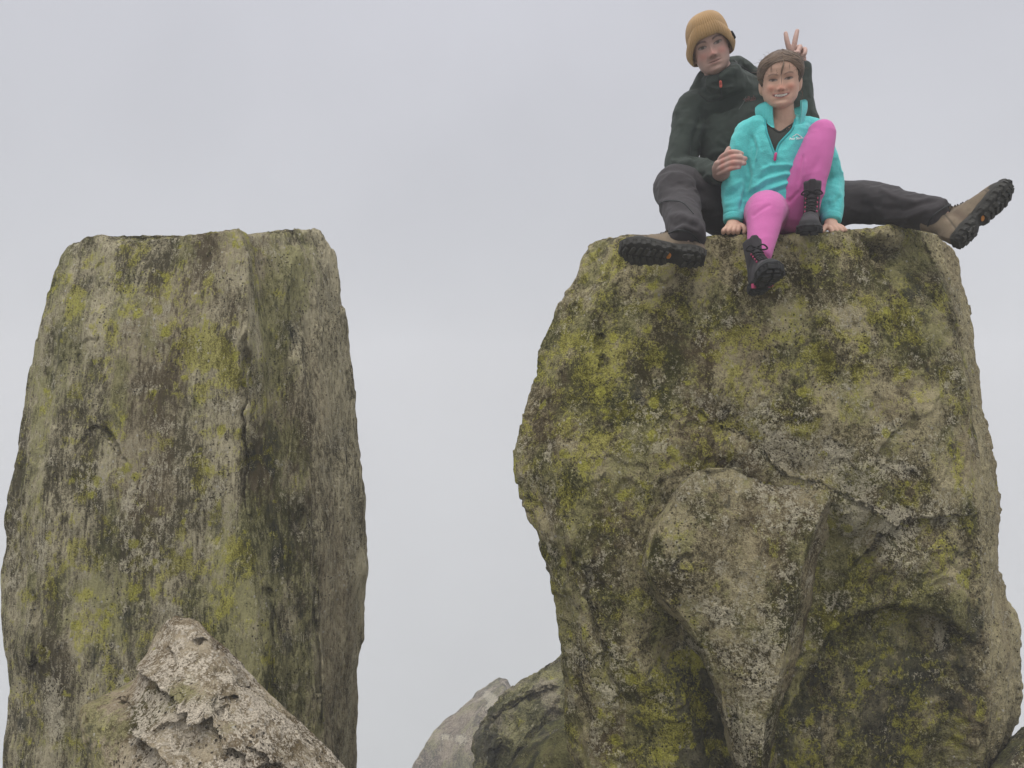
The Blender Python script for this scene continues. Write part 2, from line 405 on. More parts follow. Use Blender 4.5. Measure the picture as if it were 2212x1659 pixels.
paint(meL, VL,
      green=-0.75 + blobs(px, py, [(600, 900, 45, 600, 1.9), (300, 650, 180, 160, 0.7), (120, 700, 90, 200, 0.7), (560, 1400, 130, 260, 1.2), (210, 900, 120, 120, 0.6), (400, 1300, 160, 160, 0.6)]) - 0.5 * sstep(640, 740, px),
      yellow=-1.0 + blobs(px, py, [(440, 770, 60, 70, 1.9), (490, 780, 26, 40, 2.2), (160, 650, 26, 60, 1.6), (400, 620, 150, 90, 0.5), (430, 950, 120, 120, 0.8), (200, 1040, 55, 70, 1.2), (430, 1230, 120, 90, 1.2), (190, 1260, 70, 110, 1.1), (300, 1180, 30, 26, 2.2), (225, 1390, 24, 40, 1.8), (55, 1560, 40, 90, 1.0)]) - 1.2 * sstep(590, 660, px),
      white=-1.35 + blobs(px, py, [(330, 1150, 180, 200, 0.7), (420, 1010, 120, 80, 0.6), (270, 1120, 36, 70, 1.6), (120, 1540, 26, 85, 4.0), (60, 1200, 70, 200, 0.6), (230, 1020, 80, 60, 0.7), (265, 1480, 16, 30, 2.2)]),
      dark=-2.1 + blobs(px, py, [(590, 900, 20, 420, 1.5), (610, 1250, 26, 200, 1.3), (460, 1140, 30, 60, 2.8), (530, 775, 12, 24, 3.2), (540, 1000, 14, 46, 2.8), (280, 1280, 60, 100, 1.0), (240, 1450, 70, 60, 1.0), (380, 840, 60, 60, 0.8)]), st=0.4, seed=500, bare=sideL)
rockL = obj('standing_rock', meL, M_left, None, 'tall upright rock pillar with bare flat top and grooved right side', 'rock')

# ------------------------------------------------------------------ right pillar
Rs0 = [(1288, 514, 2.95), (1268, 530, 2.94), (1256, 566, 2.93), (1241, 614, 2.92), (1204, 658, 2.92), (1188, 696, 2.92), (1162, 732, 2.92), (1151, 757, 2.91), (1152, 803, 2.90), (1140, 849, 2.90), (1122, 890, 2.89), (1109, 941, 2.88), (1099, 987, 2.87), (1101, 1018, 2.86), (1110, 1048, 2.86), (1129, 1120, 2.84), (1153, 1150, 2.83), (1165, 1197, 2.82), (1178, 1238, 2.82), (1195, 1285, 2.81), (1203, 1325, 2.81), (1205, 1394, 2.80), (1214, 1500, 2.80), (1220, 1600, 2.80), (1238, 1659, 2.80), (1250, 1900, 2.8)]
Rf1 = [(1335, 513, 2.83), (1310, 620, 2.78), (1260, 780, 2.74), (1215, 950, 2.70), (1210, 1050, 2.69), (1240, 1200, 2.66), (1275, 1400, 2.64), (1300, 1900, 2.62)]
Rf2 = [(1430, 510, 2.76), (1420, 650, 2.71), (1390, 850, 2.66), (1370, 1000, 2.63), (1370, 1200, 2.60), (1390, 1400, 2.60), (1400, 1900, 2.60)]
Rf3 = [(1560, 505, 2.72), (1550, 700, 2.67), (1540, 900, 2.63), (1530, 1100, 2.61), (1530, 1400, 2.60), (1530, 1900, 2.60)]
Rf4 = [(1700, 502, 2.71), (1710, 700, 2.66), (1720, 900, 2.62), (1720, 1100, 2.61), (1710, 1400, 2.62), (1700, 1900, 2.62)]
Rf5 = [(1830, 490, 2.73), (1860, 700, 2.66), (1880, 900, 2.62), (1890, 1100, 2.60), (1890, 1400, 2.62), (1860, 1900, 2.64)]
Rf6 = [(1925, 481, 2.78), (1975, 640, 2.70), (2010, 800, 2.66), (2025, 1000, 2.63), (2030, 1200, 2.62), (2035, 1400, 2.63), (2030, 1600, 2.66), (2000, 1900, 2.70)]
Re = [(1985, 488, 2.84), (2034, 600, 2.76), (2064, 700, 2.73), (2085, 780, 2.71), (2100, 854, 2.70), (2105, 931, 2.69), (2107, 1033, 2.68), (2110, 1136, 2.67), (2120, 1289, 2.66), (2133, 1430, 2.67), (2136, 1540, 2.68), (2120, 1640, 2.72), (2080, 1760, 2.76), (2060, 1900, 2.8)]
Rm = [(2025, 503, 2.98), (2060, 620, 2.93), (2095, 780, 2.90), (2126, 940, 2.88), (2138, 1100, 2.86), (2150, 1290, 2.85), (2172, 1400, 2.85), (2172, 1560, 2.86), (2140, 1650, 2.88), (2090, 1760, 2.9), (2070, 1900, 2.9)]
Rr = [(2058, 530, 3.2), (2076, 548, 3.2), (2084, 600, 3.2), (2102, 691, 3.2), (2114, 778, 3.2), (2122, 880, 3.2), (2141, 928, 3.2), (2154, 982, 3.2), (2163, 1030, 3.19), (2170, 1084, 3.18), (2172, 1212, 3.17), (2177, 1279, 3.16), (2202, 1334, 3.16), (2209, 1380, 3.15), (2213, 1500, 3.15), (2194, 1600, 3.14), (2165, 1650, 3.14), (2110, 1760, 3.14), (2080, 1900, 3.14)]
zr = W(1600, 503, 2.72)[2]
RB = [[(1.9, 3.65, zr - 0.02, 0), (2.0, 3.6, 1.2, 0), (1.7, 3.5, -0.9, 0)],
      [(1.35, 3.8, zr + 0.02, 0), (1.35, 3.75, 1.2, 0), (1.3, 3.7, -0.9, 0)],
      [(0.7, 3.72, zr + 0.01, 0), (0.55, 3.7, 1.2, 0), (0.6, 3.6, -0.9, 0)],
      [(0.42, 3.4, zr + 0.0, 0), (0.22, 3.4, 1.2, 0), (0.42, 3.3, -0.9, 0)]]
P = rock_grid([Rs0, Rf1, Rf2, Rf3, Rf4, Rf5, Rf6, Re, Rm, Rr] + RB, [75, 95, 115, 115, 110, 80, 60, 45, 40, 24, 28, 28, 22, 28], 760, 480, 50, -0.9, 0.0, 1.8, 3.0)
LEDGE = [(1560, 912), (1590, 930), (1622, 962), (1656, 1000), (1714, 1022), (1770, 1040), (1822, 1068)]
ARCH = [(1648, 1700), (1672, 1620), (1700, 1540), (1745, 1440), (1790, 1370), (1850, 1320), (1920, 1300), (2000, 1310), (2080, 1350), (2160, 1400), (2220, 1480)]
def relR(px, py):
    h = np.zeros(px.shape); px, py = warp(px, py, 9)
    # chamfered corner above the right edge
    d, s, t = polydist(px, py, [(1835, 492), (1862, 520), (1880, 548), (1915, 590), (1950, 640), (1990, 720)])
    h += 0.10 * (s < 0) * sstep(0, 10, d) * np.exp(-(d / 130) ** 2) * sstep(1.0, 0.5, t) * sstep(500, 540, py)
    # swelling under the ledge, cut off sharply on its upper right side
    d, s, t = polydist(px, py, LEDGE)
    below = np.where(s > 0, 1.0, np.exp(-(d / 5) ** 2))
    h += -0.12 * below * np.exp(-(np.maximum(d - 20, 0) / 75) ** 2) * sstep(0.0, 0.25, t)
    h += 0.02 * (s < 0) * np.exp(-(d / 55) ** 2)
    # mossy hollow left of the spur
    d, s, t = polydist(px, py, [(1430, 1370), (1480, 1450), (1540, 1560), (1570, 1680)])
    h += 0.07 * np.exp(-(d / 34) ** 2) * sstep(0, 0.3, t) + 0.04 * np.exp(-((px - 1440) / 50) ** 2 - ((py - 1400) / 60) ** 2)
    # arched hollow to the right of the spur
    d, s, t = polydist(px, py, ARCH)
    inside = sstep(2, 30, np.where(s > 0, d, -d))
    h += 0.075 * inside * sstep(2135, 2050, px)
    h += 0.05 * np.exp(-((px - 2020) / 30) ** 2 - ((py - 1395) / 50) ** 2)
    h += -0.05 * np.exp(-((px - 1900) / 60) ** 2 - ((py - 1205) / 40) ** 2)
    d, s, t = polydist(px, py, [(1870, 1190), (1910, 1150), (1960, 1128), (2040, 1120)])
    h += 0.03 * (s > 0) * np.exp(-(d / 50) ** 2)
    # small overhang on the left
    d, s, t = polydist(px, py, [(1105, 1050), (1150, 1150), (1200, 1300)])
    h += crack(px, py, [(1300, 720), (1290, 760), (1305, 800)], 5, 0.02) + crack(px, py, [(1560, 905), (1500, 925), (1450, 915)], 5, 0.015)
    h += crack(px, py, [(1990, 900), (1930, 950), (1900, 1010)], 6, 0.02)
    h += crack(px, py, [(1240, 1180), (1275, 1280), (1300, 1400), (1360, 1560)], 7, 0.03)
    return h
P = jag(P, 0.036, 2.0, (1, 1, 0.9), 63, 5, 0.35)
P = relief(P, relR)
P = flake(P, 0.010, 3.2, (1, 1, 0.9), 611, 5)
N = grid_normals(P)
pxr, pyr = proj(P)
P = P + N * (0.014 * (ridged(P * np.array([14, 14, 0.8]), 4, 71) - 0.4) * sstep(2060, 2120, pxr))[..., None]
P = jag(P, 0.018, 11, (1, 1, 0.8), 77, 5, 0.45)
meR, VR = rock_mesh('standing_rock', P)
px, py = proj(VR)
low = sstep(1150, 1500, py)
exr = np.interp(py, [498, 600, 700, 780, 854, 931, 1033, 1136, 1289, 1430, 1540], [1985, 2034, 2064, 2085, 2100, 2105, 2107, 2110, 2120, 2133, 2136])
sideR = sstep(-6, 14, px - exr)      # the clean, paler side face
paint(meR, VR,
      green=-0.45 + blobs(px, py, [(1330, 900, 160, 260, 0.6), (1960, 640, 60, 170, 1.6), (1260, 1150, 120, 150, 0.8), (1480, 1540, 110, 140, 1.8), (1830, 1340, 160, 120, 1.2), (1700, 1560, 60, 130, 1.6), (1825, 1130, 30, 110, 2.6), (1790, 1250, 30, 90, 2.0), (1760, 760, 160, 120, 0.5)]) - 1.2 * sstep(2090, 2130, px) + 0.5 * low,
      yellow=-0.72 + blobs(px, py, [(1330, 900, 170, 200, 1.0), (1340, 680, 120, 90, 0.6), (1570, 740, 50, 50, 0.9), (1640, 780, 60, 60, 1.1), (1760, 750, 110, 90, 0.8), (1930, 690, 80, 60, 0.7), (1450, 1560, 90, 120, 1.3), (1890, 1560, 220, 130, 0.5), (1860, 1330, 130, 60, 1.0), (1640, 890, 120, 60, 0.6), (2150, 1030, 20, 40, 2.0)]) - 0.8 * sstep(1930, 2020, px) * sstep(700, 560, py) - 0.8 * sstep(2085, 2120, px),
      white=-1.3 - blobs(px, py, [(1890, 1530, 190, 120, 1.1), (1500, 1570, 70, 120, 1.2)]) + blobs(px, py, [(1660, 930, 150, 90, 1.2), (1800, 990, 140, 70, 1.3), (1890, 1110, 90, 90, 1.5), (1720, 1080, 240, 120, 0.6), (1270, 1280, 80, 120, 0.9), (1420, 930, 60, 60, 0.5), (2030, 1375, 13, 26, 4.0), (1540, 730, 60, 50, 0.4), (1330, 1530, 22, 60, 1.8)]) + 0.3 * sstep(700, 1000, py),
      dark=-1.9 + blobs(px, py, [(1960, 620, 60, 90, 1.1), (1500, 1500, 70, 120, 1.6), (1990, 1360, 120, 70, 1.0), (1700, 1600, 50, 80, 1.5), (1370, 860, 30, 60, 1.4), (1880, 1530, 200, 120, 3.4), (2000, 1450, 90, 90, 1.6), (1500, 1570, 70, 120, 3.2), (1480, 1450, 35, 60, 1.6), (1680, 1580, 30, 120, 1.6), (1830, 1130, 18, 90, 1.6), (1790, 1260, 18, 70, 1.4)]),  # dark moss, deepened in the two lower hollows to paint in shade
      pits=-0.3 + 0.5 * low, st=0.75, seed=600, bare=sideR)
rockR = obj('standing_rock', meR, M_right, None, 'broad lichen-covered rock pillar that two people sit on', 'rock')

# the shield-shaped spur that juts from the right pillar's face
SL = [(1505, 1008, 2.60), (1470, 1030, 2.60), (1432, 1092, 2.61), (1398, 1158, 2.61), (1381, 1232, 2.61), (1400, 1300, 2.59), (1450, 1336, 2.59), (1498, 1408, 2.58), (1538, 1490, 2.56), (1566, 1580, 2.54), (1582, 1659, 2.52), (1600, 1760, 2.50)]
S1 = [(1512, 1014, 2.42), (1480, 1040, 2.41), (1444, 1100, 2.405), (1411, 1162, 2.405), (1396, 1235, 2.405), (1432, 1295, 2.405), (1476, 1332, 2.41), (1520, 1405, 2.41), (1555, 1490, 2.41), (1592, 1659, 2.41), (1608, 1760, 2.40)]
S2 = [(1590, 1007, 2.44), (1580, 1060, 2.40), (1570, 1160, 2.375), (1565, 1260, 2.37), (1572, 1360, 2.37), (1590, 1480, 2.37), (1612, 1659, 2.37), (1618, 1760, 2.37)]
S3 = [(1690, 1030, 2.44), (1680, 1080, 2.395), (1670, 1160, 2.365), (1660, 1260, 2.355), (1650, 1360, 2.355), (1640, 1480, 2.36), (1628, 1659, 2.37), (1622, 1760, 2.37)]
S4 = [(1796, 1060, 2.43), (1788, 1085, 2.41), (1762, 1136, 2.40), (1734, 1205, 2.385), (1716, 1325, 2.38), (1692, 1417, 2.385), (1655, 1555, 2.39), (1640, 1648, 2.39), (1630, 1760, 2.39)]
S5 = [(1822, 1066, 2.58), (1822, 1085, 2.58), (1802, 1141, 2.55), (1766, 1205, 2.52), (1754, 1290, 2.51), (1738, 1360, 2.51), (1712, 1440, 2.51), (1680, 1555, 2.50), (1662, 1648, 2.49), (1650, 1760, 2.48)]
zs = W(1600, 1000, 2.6)[2]
SB = [[Wz(1815, 2.80, zs - 0.10).tolist() + [0], Wz(1760, 2.80, 0.9).tolist() + [0], Wz(1660, 2.75, 0.15).tolist() + [0]],
      [Wz(1640, 2.80, zs - 0.0).tolist() + [0], Wz(1600, 2.80, 0.9).tolist() + [0], Wz(1630, 2.75, 0.15).tolist() + [0]],
      [Wz(1520, 2.80, zs - 0.02).tolist() + [0], Wz(1440, 2.80, 0.9).tolist() + [0], Wz(1600, 2.75, 0.15).tolist() + [0]]]
sh = lambda c, a: [(x, y, Y + a) for x, y, Y in c]
P = rock_grid([sh(SL, 0.07), sh(S1, 0.10), sh(S2, 0.10), sh(S3, 0.10), sh(S4, 0.07), sh(S5, 0.07)] + SB, [24, 90, 85, 80, 40, 20, 12, 12, 14], 420, 300, 30, 0.10, 0.0, 0.9, 1.2)
P = flake(jag(P, 0.011, 3.2, (1, 1, 0.8), 131, 5, 0.35), 0.006, 3.0, (1, 1, 0.9), 621, 4)
P = relief(P, lambda px, py: 0.02 * np.exp(-((px - 1600) / 30) ** 2 - ((py - 1150) / 30) ** 2) + crack(px, py, [(1450, 1240), (1480, 1200), (1500, 1210)], 5, 0.02))
P = jag(P, 0.017, 11, (1, 1, 0.8), 137, 5, 0.4)
meS, VS = rock_mesh('rock_spur', P)
px, py = proj(VS)
sidef = sstep(0, 1, (px - (1800 - (py - 1067) * 0.28)) / 30)
paint(meS, VS, green=-0.6 - 1.5 * sidef + blobs(px, py, [(1780, 1070, 40, 20, 1.6)]),
      yellow=-1.2 + blobs(px, py, [(1690, 1200, 40, 60, 0.9), (1600, 1290, 80, 60, 0.5), (1440, 1250, 50, 60, 0.8)]) - 1.5 * sidef,
      white=-0.35 + blobs(px, py, [(1600, 1360, 110, 120, 0.6), (1610, 1520, 60, 130, 0.6), (1720, 1060, 80, 40, 0.7)]) - 1.6 * sidef,
      dark=-2.0 + blobs(px, py, [(1810, 1075, 22, 22, 2.2)]), pits=0.1, st=0.75, seed=700)
spur = obj('rock_spur', meS, M_right, rockR)
spur['label'] = 'shield-shaped pale spur jutting from the pillar face'

# ------------------------------------------------------------------ knobbly pale boulder in front of the left pillar
B0 = [(352, 1348, 2.02), (334, 1372, 2.0), (312, 1405, 1.98), (298, 1428, 1.96), (284, 1462, 1.94), (262, 1488, 1.92), (245, 1500, 1.90), (172, 1508, 1.90), (160, 1545, 1.88), (168, 1600, 1.86), (178, 1659, 1.84), (170, 1800, 1.8), (160, 1950, 1.8)]
B1 = [(362, 1341, 1.99), (345, 1400, 1.92), (325, 1460, 1.85), (290, 1540, 1.78), (270, 1659, 1.70), (260, 1950, 1.6)]
B2 = [(380, 1336, 1.97), (385, 1400, 1.89), (385, 1470, 1.80), (375, 1540, 1.72), (370, 1659, 1.62), (360, 1950, 1.5)]
B3 = [(405, 1339, 1.97), (425, 1390, 1.90), (450, 1460, 1.81), (470, 1540, 1.73), (490, 1659, 1.63), (500, 1950, 1.5)]
B4 = [(428, 1348, 1.99), (458, 1390, 1.93), (510, 1460, 1.86), (565, 1540, 1.79), (620, 1659, 1.70), (700, 1950, 1.6)]
B5 = [(438, 1356, 2.05), (455, 1374, 2.04), (500, 1402, 2.02), (530, 1432, 2.01), (562, 1465, 2.0), (592, 1493, 1.98), (640, 1532, 1.96), (670, 1566, 1.94), (700, 1602, 1.92), (758, 1662, 1.90), (860, 1780, 1.88), (950, 1950, 1.86)]
zb = W(390, 1345, 2.1)[2]
BB = [[Wz(430, 2.2, zb - 0.02).tolist() + [0], Wz(560, 2.25, 0.55).tolist() + [0], Wz(800, 2.35, -0.3).tolist() + [0]],
      [Wz(380, 2.22, zb - 0.01).tolist() + [0], Wz(380, 2.35, 0.55).tolist() + [0], Wz(400, 2.5, -0.3).tolist() + [0]],
      [Wz(350, 2.2, zb - 0.03).tolist() + [0], Wz(290, 2.25, 0.55).tolist() + [0], Wz(150, 2.35, -0.3).tolist() + [0]]]
P = rock_grid([B0, B1, B2, B3, B4, B5] + BB, [70, 80, 90, 85, 60, 16, 16, 16, 16], 460, 380, 24, -0.3, 0.0, 3.5, 3)
def relB(px, py):
    h = np.zeros(px.shape); px, py = warp(px, py, 12)
    for pts, w_, a in (([(310, 1430), (350, 1450), (400, 1490), (430, 1530)], 13, -0.028), ([(420, 1500), (470, 1520), (500, 1560), (560, 1640)], 14, -0.035),
                       ([(345, 1555), (400, 1545), (440, 1530), (480, 1495)], 9, -0.02), ([(450, 1520), (490, 1500), (520, 1470), (560, 1480)], 12, -0.022),
                       ([(300, 1560), (360, 1600), (400, 1660)], 18, -0.03), ([(520, 1570), (580, 1600), (640, 1640)], 16, -0.03), ([(470, 1390), (530, 1445), (600, 1505), (690, 1600)], 10, -0.014)):
        d, s, t = polydist(px, py, pts); h += 1.7 * a * np.exp(-(d / w_) ** 2)
    for pts, w_, a in (([(345, 1500), (400, 1515), (440, 1540)], 12, 0.03), ([(440, 1545), (470, 1540), (500, 1510)], 7, 0.03), ([(480, 1560), (520, 1600), (560, 1659)], 14, 0.022),
                       ([(360, 1405), (372, 1440), (380, 1460)], 6, 0.016), ([(255, 1520), (300, 1590), (320, 1659)], 12, 0.03)):
        d, s, t = polydist(px, py, pts); h += a * np.exp(-(d / w_) ** 2)
    h += 0.05 * np.exp(-((px - 430) / 14) ** 2 - ((py - 1392) / 8) ** 2) - 0.03 * np.exp(-((px - 435) / 10) ** 2 - ((py - 1376) / 10) ** 2)
    h += 0.035 * np.exp(-((px - 390) / 22) ** 2 - ((py - 1605) / 26) ** 2)
    return h
P = jag(P, 0.022, 4.5, (1, 1, 1), 201, 5, 0.3)
P = relief(P, relB)
P = flake(P, 0.004, 5.0, (1, 1, 1), 631, 4)
P = jag(P, 0.0045, 17, (1, 1, 1), 209, 4, 0.4)
q = fbm(P * 55, 2, 215)
P = P - grid_normals(P) * (0.007 * sstep(0.40, 0.54, q))[..., None]
meB, VB = rock_mesh('boulder', P)
px, py = proj(VB)
paint(meB, VB, green=-1.3 + blobs(px, py, [(215, 1580, 60, 90, 3.2), (370, 1510, 60, 24, 1.8), (390, 1605, 24, 26, 1.8), (470, 1580, 40, 30, 0.8)]),
      yellow=-2.2, white=0.45 + blobs(px, py, [(560, 1560, 110, 110, 0.5), (400, 1460, 70, 40, 0.5), (420, 1590, 80, 40, 0.4), (215, 1560, 50, 90, -1.2)]) - 2.6 * sstep(310, 250, px), dark=-2.4 + 1.3 * sstep(300, 240, px), pits=0.15, st=1.0, seed=800)
boulder_f = obj('boulder', meB, M_fore, None, 'pale pitted boulder with knobbly ridges in front of the grooved pillar', 'boulder')

# ------------------------------------------------------------------ boulders down the slope, fading in the mist
def ground_z(x, y):
    r = np.hypot(x - 0.2, y - 1.2)
    return -0.72 * np.maximum(r - 2.3, 0) ** 1.0 - 0.02 * np.maximum(r - 2.3, 0) ** 2 * 0.0
KC = 2.3
far = lambda c: [(x, y, Y * KC) for x, y, Y in c]
C0 = [(1078, 1482, 9.2), (1040, 1490, 9.1), (985, 1528, 9.0), (950, 1555, 8.9), (928, 1575, 8.9), (905, 1608, 8.8), (882, 1655, 8.8), (860, 1720, 8.7), (840, 1800, 8.7)]
C1 = [(1082, 1481, 8.8), (1040, 1530, 8.5), (990, 1600, 8.3), (960, 1800, 8.1)]
C2 = [(1090, 1483, 8.7), (1070, 1540, 8.3), (1050, 1620, 8.0), (1030, 1800, 7.8)]
C3 = [(1096, 1488, 9.0), (1110, 1540, 8.7), (1150, 1620, 8.4), (1200, 1800, 8.2)]
CB = [[Wz(1096, 9.6 * KC, W(1090, 1490, 9.2 * KC)[2]).tolist() + [0], Wz(1200, 10.4 * KC, -10.0).tolist() + [0]],
      [Wz(1075, 9.7 * KC, W(1080, 1490, 9.2 * KC)[2]).tolist() + [0], Wz(880, 10.4 * KC, -10.0).tolist() + [0]]]
P = rock_grid([far(C0), far(C1), far(C2), far(C3)] + CB, [60, 50, 50, 20, 16, 20], 300, 240, 18, -17.5, 0.0, 3, 3)
P = jag(jag(P, 0.30, 0.5, (1, 1, 1), 301, 5, 0.4), 0.10, 2.2, (1, 1, 1), 305, 5, 0.4)
meC, VC = rock_mesh('boulder', P); px, py = proj(VC)
paint(meC, VC, green=-0.4, yellow=-2.6, white=-2.6 + blobs(px, py, [(1050, 1500, 10, 9, 6), (1064, 1518, 12, 20, 6.5), (995, 1597, 12, 11, 6.5), (963, 1592, 14, 8, 6), (1080, 1640, 20, 16, 4)]), dark=-2.0, pits=-2, st=1, seed=900, freq=0.2)
obj('boulder', meC, M_far, None, 'misty grey boulder with white lichen spots furthest down the slope', 'boulder')

D0 = [(1228, 1398, 6.3), (1205, 1412, 6.2), (1152, 1444, 6.1), (1118, 1470, 6.0), (1092, 1492, 6.0), (1058, 1520, 5.9), (1035, 1552, 5.85), (1018, 1585, 5.8), (1016, 1615, 5.8), (1028, 1659, 5.75), (1030, 1800, 5.7)]
D1 = [(1240, 1400, 6.0), (1180, 1450, 5.7), (1110, 1525, 5.55), (1065, 1580, 5.5), (1050, 1659, 5.45), (1050, 1800, 5.4)]
D2 = [(1270, 1402, 5.8), (1230, 1470, 5.5), (1180, 1540, 5.35), (1120, 1600, 5.3), (1095, 1659, 5.3), (1095, 1800, 5.25)]
D3 = [(1330, 1405, 5.8), (1330, 1500, 5.5), (1330, 1600, 5.3), (1330, 1800, 5.2)]
zd = W(1230, 1398, 6.3)[2]
DB = [[Wz(1400, 6.6, zd).tolist() + [0], Wz(1420, 7.0, -2.2).tolist() + [0]], [Wz(1240, 6.7, zd - 0.05).tolist() + [0], Wz(1080, 7.0, -2.2).tolist() + [0]]]
P = rock_grid([D0, D1, D2, D3] + DB, [60, 60, 50, 20, 16, 20], 300, 220, 18, -3.6, 0.0, 1.2, 1.2)
def relD(px, py):
    h = np.zeros(px.shape)
    for pts, w_, a in (([(1060, 1560), (1120, 1520), (1200, 1490)], 5, 0.06), ([(1075, 1590), (1060, 1620), (1050, 1659)], 8, -0.08), ([(1180, 1470), (1120, 1500), (1070, 1530)], 8, -0.05)):
        d, s, t = polydist(px, py, pts); h += a * np.exp(-(d / w_) ** 2)
    return h
P = relief(jag(P, 0.09, 1.4, (0.7, 1, 1.3), 321, 5, 0.5), relD)
P = flake(P, 0.035, 1.6, (0.6, 1, 1.8), 641, 5)
P = jag(P, 0.03, 6, (0.6, 1, 1.6), 325, 5, 0.5)
meD, VD = rock_mesh('boulder', P); px, py = proj(VD)
paint(meD, VD, green=0.7 + blobs(px, py, [(1130, 1640, 80, 60, 1.0)]), yellow=-2.0, white=-1.8 + blobs(px, py, [(1045, 1560, 20, 16, 1.4)]), dark=-1.4 + blobs(px, py, [(1040, 1610, 28, 40, 2.0)]), pits=-2, st=1, seed=950, freq=0.5)
obj('boulder', meD, M_back, None, 'sloping green-stained slab behind the left foot of the seated pillar', 'boulder')

E0 = [(1170, 1592, 3.5), (1135, 1610, 3.48), (1110, 1640, 3.46), (1095, 1659, 3.45), (1060, 1720, 3.4), (1050, 1850, 3.4)]
E1 = [(1185, 1588, 3.4), (1165, 1630, 3.3), (1140, 1700, 3.25), (1130, 1850, 3.2)]
E2 = [(1230, 1586, 3.4), (1240, 1640, 3.25), (1250, 1850, 3.15)]
E3 = [(1320, 1590, 3.5), (1340, 1700, 3.4), (1350, 1850, 3.4)]
ze = W(1200, 1590, 3.6)[2]
EB = [[Wz(1310, 3.8, ze).tolist() + [0], Wz(1340, 4.0, -0.8).tolist() + [0]], [Wz(1190, 3.8, ze).tolist() + [0], Wz(1080, 4.0, -0.8).tolist() + [0]]]
P = rock_grid([E0, E1, E2, E3] + EB, [30, 30, 30, 16, 12, 16], 150, 110, 12, -1.5, 0.0, 2, 2)
P = jag(jag(P, 0.05, 3, (1, 1, 1), 341, 5, 0.4), 0.015, 12, (1, 1, 1), 345, 4, 0.4)
meE, VE = rock_mesh('boulder', P)
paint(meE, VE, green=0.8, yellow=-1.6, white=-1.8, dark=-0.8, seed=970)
obj('boulder', meE, M_dark, None, 'small dark rock wedged against the left foot of the seated pillar', 'boulder')

G0 = [(2160, 1642, 2.7), (2135, 1655, 2.68), (2118, 1690, 2.66), (2110, 1850, 2.6)]
G1 = [(2190, 1616, 2.66), (2190, 1680, 2.58), (2180, 1850, 2.5)]
G2 = [(2240, 1590, 2.66), (2260, 1680, 2.56), (2260, 1850, 2.5)]
G3 = [(2400, 1580, 2.75), (2430, 1700, 2.66), (2430, 1850, 2.6)]
zg = W(2230, 1600, 2.85)[2]
GB = [[Wz(2420, 3.2, zg).tolist() + [0], Wz(2430, 3.5, -0.4).tolist() + [0]], [Wz(2200, 3.2, zg - 0.08).tolist() + [0], Wz(2150, 3.5, -0.4).tolist() + [0]]]
P = rock_grid([G0, G1, G2, G3] + GB, [30, 34, 40, 26, 16, 20], 180, 120, 14, -0.8, 0.0, 2, 2)
P = jag(jag(P, 0.045, 3, (1, 1, 1), 361, 5, 0.4), 0.014, 13, (1, 1, 1), 365, 4, 0.4)
meG, VG = rock_mesh('boulder', P)
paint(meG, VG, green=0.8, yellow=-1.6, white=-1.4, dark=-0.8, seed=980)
obj('boulder', meG, M_dark, None, 'dark mossy rock under the overhanging right foot of the seated pillar', 'boulder')

# ------------------------------------------------------------------ the summit they all stand on
n = 260
gx, gy = np.meshgrid(np.linspace(-26, 26, n), np.linspace(-16, 30, n), indexing='ij')
gp = np.stack([gx, gy, gx * 0], -1)
gz = ground_z(gx, gy) + 0.70 * np.exp(-((gx - 1.3) / 0.9) ** 2 - ((gy - 1.45) / 0.75) ** 2) + 0.22 * fbm(gp * 0.8, 5, 401) + 0.10 * (ridged(gp * 1.9, 4, 409) - 0.4) - 0.05  # includes an unseen mound added to block low light from the right pillar's foot
idx = np.arange(n * n).reshape(n, n)
Fg = np.stack([idx[:-1, :-1], idx[1:, :-1], idx[1:, 1:], idx[:-1, 1:]], -1).reshape(-1, 4)
meGr = mesh_from('ground', np.stack([gx, gy, gz], -1).reshape(-1, 3), Fg)
paint(meGr, np.stack([gx, gy, gz], -1).reshape(-1, 3), green=0.3, yellow=-1.8, white=-1.2, dark=-1.5, seed=990)
obj('ground', meGr, M_back, None, kind='structure')
GROUND_MIN = float(gz.min())

# ------------------------------------------------------------------ the mist
hz = NT('mist'); hz.n.remove(hz.bsdf)
hv = hz.n.new('ShaderNodeVolumePrincipled')
hv.inputs['Color'].default_value = (0.97, 0.97, 1.0, 1); hv.inputs['Density'].default_value = 0.010; hv.inputs['Anisotropy'].default_value = 0.0
hz.l.new(hv.outputs[0], hz.out.inputs['Volume'])
bx0, bx1 = np.array([-27, -17, GROUND_MIN - 1.0]), np.array([27, 31, 4.4])
hV = [(x, y, z) for x in (bx0[0], bx1[0]) for y in (bx0[1], bx1[1]) for z in (bx0[2], bx1[2])]
hF = [(0, 1, 3, 2), (4, 6, 7, 5), (0, 4, 5, 1), (2, 3, 7, 6), (0, 2, 6, 4), (1, 5, 7, 3)]
obj('haze', mesh_from('haze', np.array(hV, float), np.array(hF), False), hz.mat, None, kind='stuff')
